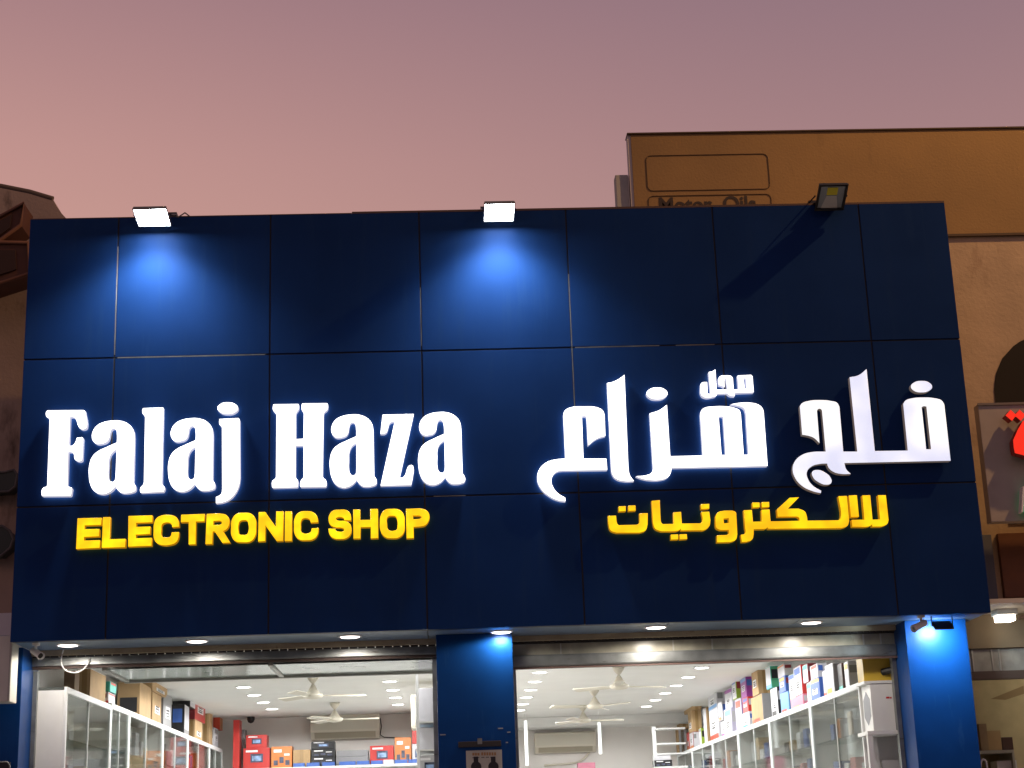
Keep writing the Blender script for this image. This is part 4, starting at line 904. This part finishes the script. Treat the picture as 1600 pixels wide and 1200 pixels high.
def frame_line(x0, x1, z0, z1, r, closed=True):
    pts = []
    for cx, cz, a0 in ((x1 - r, z1 - r, 0), (x0 + r, z1 - r, 90), (x0 + r, z0 + r, 180), (x1 - r, z0 + r, 270)):
        for k in range(5):
            a = math.radians(a0 + k * 22.5); pts.append(V(cx + r * math.cos(a), .897, cz + r * math.sin(a)))
    return MB().tube(pts + [pts[0]], .0042, 6, cap=False)
LN = mat('old_paint_line', (.12, .07, .03), .8)
part('painted_frame', frame_line(2.11, 3.325, 7.715, 8.09, .05), LN, of)
part('painted_frame', frame_line(2.11, 3.325, 7.28, 7.66, .05), LN, of)
def text(body, h, x, z, y, m, parent, name, bold=.004, width=None):
    cu = bpy.data.curves.new(name, 'FONT'); cu.body = body; cu.size = 1; cu.extrude = .002; cu.offset = .022
    o = bpy.data.objects.new(name, cu); C.objects.link(o); bpy.context.view_layer.update()
    me = bpy.data.meshes.new_from_object(o.evaluated_get(bpy.context.evaluated_depsgraph_get())); bpy.data.objects.remove(o)
    xs_ = [v_.co.x for v_ in me.vertices]; ys_ = [v_.co.y for v_ in me.vertices]
    sx_ = width / (max(xs_) - min(xs_)); sz_ = h / max(ys_)
    base = Vector(parent.location)
    for v_ in me.vertices: v_.co = V(x + (v_.co.x - min(xs_)) * sx_, y + v_.co.z * 1.0, z + v_.co.y * sz_) - base
    me.materials.append(m); q = bpy.data.objects.new(name, me); C.objects.link(q); q.parent = parent; return q
text('Motor  Oils', .150, 2.215, 7.495, .8975, mat('old_sign_paint', (.035, .022, .018), .7), of, 'painted_word', width=.955)
solo('roof_tank', MB().box(1.80, 1.93, .95, 1.08, 7.0, 7.915), mat('pale_render', (.42, .42, .38), .8, noise=.1), (1.86, 1.0, 7.0), 'pale grey block beside the left end of the ochre parapet', 'block', bevel=.01)

rn = thing('neighbour_building', 'plastered neighbour building to the right below the ochre parapet', 'building', (9, 3, 0))
part('wall', MB().prism([(4.76, 1.06, 3.5), (4.76, 1.06, 7.9), (14, 1.06, 7.9), (14, 1.06, 3.5)], (0, .4, 0)), PLAS, rn)
part('plaster_face', MB().box(4.76, 14, .915, 1.055, 3.5, 7.178), PLAS, rn)
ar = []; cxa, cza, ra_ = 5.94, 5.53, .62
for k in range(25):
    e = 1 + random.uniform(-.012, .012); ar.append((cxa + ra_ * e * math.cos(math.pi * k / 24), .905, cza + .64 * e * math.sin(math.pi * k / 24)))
part('arch_shade', MB().prism(ar + [(cxa - ra_, .905, 4.3), (cxa + ra_, .905, 4.3)], (0, .009, 0)), mat('arch_dark', (.012, .008, .006), .9), rn)  # thin dark sheet on the wall stands for the shade inside the arch
part('brown_panel', MB().box(5.18, 7.5, .85, .91, 3.61, 4.205), mat('brown_panel', (.16, .06, .025), .6, noise=.1), rn)
part('side_wall', MB().box(4.76, 5.12, .87, .91, 3.50, 4.2), mat('grey_blue_render', (.12, .13, .17), .8), rn)
# shop under it
part('soffit', MB().box(4.76, 14, .05, 1.5, 3.45, 3.49), mat('pale_soffit', (.62, .58, .5), .7), rn)
part('lintel', MB().box(4.76, 14, .80, .95, 3.145, 3.448), mat('brown_plaster_lintel', (.22, .17, .11), .8, noise=.12, nscale=3, dirt=((.16, .10, .06), 7, .66)), rn)
part('transom_glass', MB().box(4.78, 14, .84, .85, 2.94, 3.14), mat('milky_transom', (.36, .35, .31), .2, spec=.6, noise=.25, nscale=7), rn)
part('transom_back', MB().box(4.78, 14, 1.15, 1.17, 2.9, 3.14), mat('transom_grey', (.38, .36, .32), .6, noise=.3, nscale=10), rn)
part('door_header', MB().box(4.76, 14, .80, .9, 2.865, 2.938), mat('brown_frame', (.10, .07, .055), .5), rn)
for x in (4.80, 4.98, 5.05): part('transom_bar', MB().box(x, x + .012, .825, .838, 2.942, 3.138), mat('dull_aluminium', (.5, .49, .44)), rn)
part('inner_wall', MB().box(4.72, 14, 2.6, 2.7, .15, 3.45), mat('yellowed_wall', (.52, .43, .25), .8, noise=.08), rn)
part('inner_ceiling', MB().box(4.76, 14, .96, 2.6, 3.1, 3.14), mat('yellowed_wall', (.5, .42, .26)), rn)
part('inner_side_wall', MB().box(4.66, 4.70, 1.05, 2.6, .15, 3.1), mat('yellowed_wall', (.5, .42, .26)), rn)
a, b_ = at(1548, 1092, 1, 2.594), at(1600, 1076, 1, 2.594)
part('stain', MB().prism([(a.x, 2.595, a.z), (b_.x, 2.595, b_.z + .03), (b_.x, 2.595, b_.z - .05), (a.x + .15, 2.595, a.z - .015)], (0, .003, 0)), mat('wall_stain', (.30, .21, .11), .8), rn)
sh = thing('neighbour_shelf', 'grey wall shelf with brown boxes inside the right neighbour shop', 'shelf', (5.2, 2.4, 2.2))
zsh = at(1560, 1172, 1, 2.2).z
xsa, xsb = at(1530, 1172, 1, 2.2).x, at(1584, 1172, 1, 2.2).x
part('shelf_board', MB().box(xsa, xsb, 2.2, 2.595, zsh - .03, zsh), mat('shelf_grey', (.35, .34, .3), .6), sh)
part('shelf_side', MB().box(xsb - .02, xsb, 2.2, 2.595, zsh - .75, zsh - .031), mat('shelf_grey', (.35, .34, .3)), sh)
for (x0, x1, yt, c, lab) in ((1529, 1541, 1131, 'dull', 'tall brown carton at the left end of the neighbour shelf'), (1542, 1563, 1142, 'card', 'wide brown carton with a red mark on the neighbour shelf'), (1565, 1582, 1152, 'brown', 'small dark brown box at the right end of the neighbour shelf')):
    p, r_ = at(x0, yt, 1, 2.25), at(x1, yt, 1, 2.25)
    carton(p.x, r_.x, 2.25, 2.5, zsh + .001, p.z, c, lab, group='cartons on the neighbour shelf')
p = at(1558, 1198, 1, 2.25); carton(p.x, p.x + .2, 2.25, 2.45, zsh - .31, zsh - .10, 'white', 'pale box under the shelf in the neighbour shop')
part('shelf_board', MB().box(xsa, xsb - .021, 2.2, 2.595, zsh - .345, zsh - .312), mat('shelf_grey', (.35, .34, .3)), sh)
pts = [at(px, py, 1, .8) for px, py in ((1531, 1200), (1532, 1190), (1536, 1187), (1540, 1192), (1542, 1210))]
solo('cable', MB().tube(smooth([(p.x, .78, p.z) for p in pts]), .009, 8), WHITE, pts[0], 'white cable loop beside the right pillar at the neighbour shop', 'cable')
nt_ = thing('tube_light', 'unseen tube light added to brighten the right neighbour shop', 'tube light', (6.6, 1.8, 3.09))
part('tube', MB().tube([(6.0, 1.8, 3.05), (7.2, 1.8, 3.05)], .02, 10), glow('neighbour_fill_tube', (1, .93, .78), 26), nt_)  # unseen tube, added to light the neighbour shop interior
part('batten', MB().box(5.95, 7.25, 1.77, 1.83, 3.072, 3.0985), WHITE, nt_)
# neighbour ceiling lamp
q = at(1573, 961, 1, .45)
nl = thing('neighbour_lamp', 'bright square lamp under the neighbour soffit at the right', 'lamp', (q.x, .45, 3.45))
part('housing', MB().box(q.x - .09, q.x + .09, .42, .60, 3.40, 3.449), WHITE, nl)
part('lamp_face', MB().box(q.x - .075, q.x + .075, .435, .585, 3.345, 3.399), glow('warm_lamp', (1, .85, .66), 9), nl, bevel=.01)
solo('cable', MB().tube([at(1592, 968, 1, .7), at(1594, 964, 1, .7), at(1598, 963, 1, .7), at(1601, 966, 1, .7)], .01, 8), mat('brown_rubber', (.16, .1, .085)), at(1592, 968, 1, .7), 'short grey cable hook beside the neighbour lamp', 'cable')
# neighbour signboard with red letters
nb = thing('neighbour_signboard', 'grey signboard with unlit red letters right of the blue fascia', 'sign', (6, .4, 4.2))
part('board', MB().box(4.94, 7.4, .3, .42, 4.215, 5.313), mat('grey_signboard', (.42, .37, .33), .6, noise=.06), nb, bevel=.006)
part('trim', MB().box(4.935, 7.4, .288, .2985, 5.296, 5.318), mat('trim_grey', (.2, .17, .15), .5), nb)
RED = glow('red_letter', (1, .03, .01), .75, base=(.7, .03, .02)); RS = mat('red_letter_side', (.35, .02, .015), .5)  # faces of the unlit red letters are given a glow to show bright
ml = MB()
for px, py in ((1580, 649), (1594, 649)):
    k = at(px, py, 1, .16); m = MB(); r = .052
    pq = [(k.x - r, .16, k.z), (k.x, .16, k.z - r), (k.x + r * .9, .16, k.z), (k.x, .16, k.z + r)]; m.prism(pq, (0, .1, 0)); o = part('letter_dot', m, [RS], nb); part('glow_face', MB().prism([(a_, .157, b__) for a_, _, b__ in pq], (0, .0028, 0)), RED, o)
l1 = [at(px, py, 1, .16) for px, py in ((1584, 700), (1583, 688), (1590, 672), (1598, 658), (1604, 655), (1640, 655), (1640, 712), (1604, 714), (1598, 711), (1586, 708))]
o = part('letter', MB().prism(l1, (0, .1, 0)), RS, nb); part('glow_face', MB().prism([V(p.x, .157, p.z) for p in l1], (0, .0028, 0)), RED, o)
l2 = [at(px, py, 1, .18) for px, py in ((1599, 762), (1597, 797), (1640, 797), (1640, 762))]
part('green_letter', MB().prism(l2, (0, .1, 0)), glow('green_letter', (.0, .35, .15), .5, base=(.02, .3, .12)), nb)
l3 = [at(px, py, 1, .179) for px, py in ((1598.2, 760), (1596, 800), (1599, 800), (1601, 760))]
part('letter_edge', MB().prism(l3, (0, .09, 0)), LABEL, nb)
q = at(1600, 640, 1, .3)

# ---------------------------------------------------------------- left neighbour
LP = mat('left_plaster', (.40, .30, .23), .9, noise=.12, nscale=2, bump=.4, bscale=30, dirt=((.12, .085, .06), 3, .6, (1, 1, .3)))
ln = thing('left_building', 'dim plastered building with a curved parapet at the left edge', 'building', (-7, 2, 0))
cv = [at(px, py, 1, 1.5) for px, py in ((-200, 262), (0, 290), (45, 299), (82, 310), (88, 322), (95, 332), (108, 346), (118, 352))]
cvp = [(p.x, 1.5, p.z) for p in cv]
part('wall', MB().prism(cvp + [(cv[-1].x, 1.5, 3.4), (cv[0].x, 1.5, 3.4)], (0, .4, 0)), LP, ln)
part('parapet_cap', MB().tube([(p.x, 1.52, p.z) for p in cv[:4]], .03, 8), mat('left_cap', (.15, .11, .08), .9), ln)
BW = mat('brown_timber', (.10, .035, .015), .7, noise=.2, nscale=6)
def awn(pp, label, dep=1.0):
    c = [at(px, py, 1, dep) for px, py in pp]
    o = MB().prism([(p.x, dep, p.z) for p in c], (0, .35, 0)); t = thing('timber_frame', label, 'frame', c[0], 'brown timber frames on the left building')
    part('board', o, BW, t)
    g_ = sum(c, Vector()) / len(c); inn = [g_ + (p - g_) * .62 for p in c]
    part('inner_board', MB().prism([(p.x, dep - .02, p.z) for p in inn], (0, .018, 0)), mat('dark_timber', (.045, .02, .012), .8), t)
    ed = MB().tube([(p.x, dep - .01, p.z) for p in c] + [(c[0].x, dep - .01, c[0].z)], .02, 6); part('edge_trim', ed, mat('timber_trim', (.17, .07, .035), .7), t)
awn(((-60, 420), (-60, 372), (38, 318), (33, 352)), 'slanting brown timber frame high on the left building')
awn(((-60, 378), (44, 380), (46, 428), (-60, 462)), 'brown timber board below the slanting frame on the left building', .9)
GN = mat('dark_green_enamel', (.015, .03, .025), .4); EG = mat('enamel_edge', (.10, .09, .08), .4)
for pp, lab in ((((-30, 740), (8, 738), (22, 734), (27, 742), (24, 760), (14, 768), (-30, 770)), 'upper dark green letter shape on the left building wall'), (((-30, 822), (4, 822), (16, 830), (21, 842), (16, 856), (2, 868), (-30, 868)), 'lower dark green letter shape on the left building wall')):
    c = [at(px, py, 1, 1.3) for px, py in pp]
    t = thing('dark_letter', lab, 'sign letter', c[0], 'dark letters on the left building'); part('letter_body', MB().prism([(p.x, 1.3, p.z) for p in c], (0, .18, 0)), GN, t, bevel=.004)
    part('letter_rim', MB().tube([(p.x, 1.297, p.z) for p in c], .012, 6), EG, t)
# white box in front of left pillar
a, b_ = at(-60, 995, 1, .12), at(20, 995, 1, .12); zb_ = at(17, 1096, 1, .12).z
wb = thing('white_signbox', 'white box hanging in front of the left blue pillar', 'sign box', (a.x, .2, zb_))
part('case', MB().box(a.x, b_.x, .12, .34, zb_, a.z), mat('white_signbox', (.62, .62, .55), .5, noise=.05), wb, bevel=.008)
part('rim', MB().box(b_.x - .02, b_.x - .003, .112, .119, zb_ + .01, a.z - .01), mat('rim_grey', (.4, .4, .36), .5), wb)
part('arm', MB().box(a.x + .2, a.x + .24, .34, .42, zb_ + .2, zb_ + .26), DMETAL, wb)
a, b_ = at(-40, 1192, 1, .35), at(15, 1190, 1, .35)
sg2 = thing('small_sign', 'small dark sign with a metal rim low at the left edge', 'sign', (a.x, .37, a.z - .3))
part('plate', MB().box(a.x, b_.x, .36, .40, a.z - .3, a.z), mat('dark_plate', (.02, .02, .025), .4), sg2, bevel=.006)
part('rim', MB().tube([(a.x, .355, a.z), (b_.x - .02, .355, a.z), (b_.x, .355, a.z - .03), (b_.x, .355, a.z - .3)], .007, 6), STEEL, sg2)

# ---------------------------------------------------------------- street lamp (outside the frame, right) whose sodium light falls on the fronts
SLX, SLY, SLZ = 10.9, -2.8, 14.4
sl_ = thing('street_lamp', 'tall street lamp on the pavement beyond the right edge', 'street lamp', (SLX + 1.2, SLY - .6, .13))
part('pole', MB().tube([(SLX + 1.2, SLY - .6, .13), (SLX + 1.2, SLY - .6, 6), (SLX + 1.2, SLY - .6, SLZ), (SLX + .9, SLY - .5, SLZ + .25), (SLX, SLY, SLZ + .3)], [.11, .09, .06, .05, .045], 12), STEEL, sl_)
part('head', MB().box(SLX - .45, SLX + .15, SLY - .15, SLY + .15, SLZ + .12, SLZ + .3), DMETAL, sl_, bevel=.03)
part('lamp_lens', MB().box(SLX - .38, SLX + .02, SLY - .11, SLY + .11, SLZ + .06, SLZ + .118), glow('sodium_lens', (1, .55, .22), 20), sl_)
ld = bpy.data.lights.new('sodium_light', 'POINT'); ld.energy = 3500; ld.color = (1, .56, .22); ld.shadow_soft_size = .12
lo_ = bpy.data.objects.new('sodium_light', ld); C.objects.link(lo_); lo_.location = (SLX - .18, SLY, SLZ - .05)
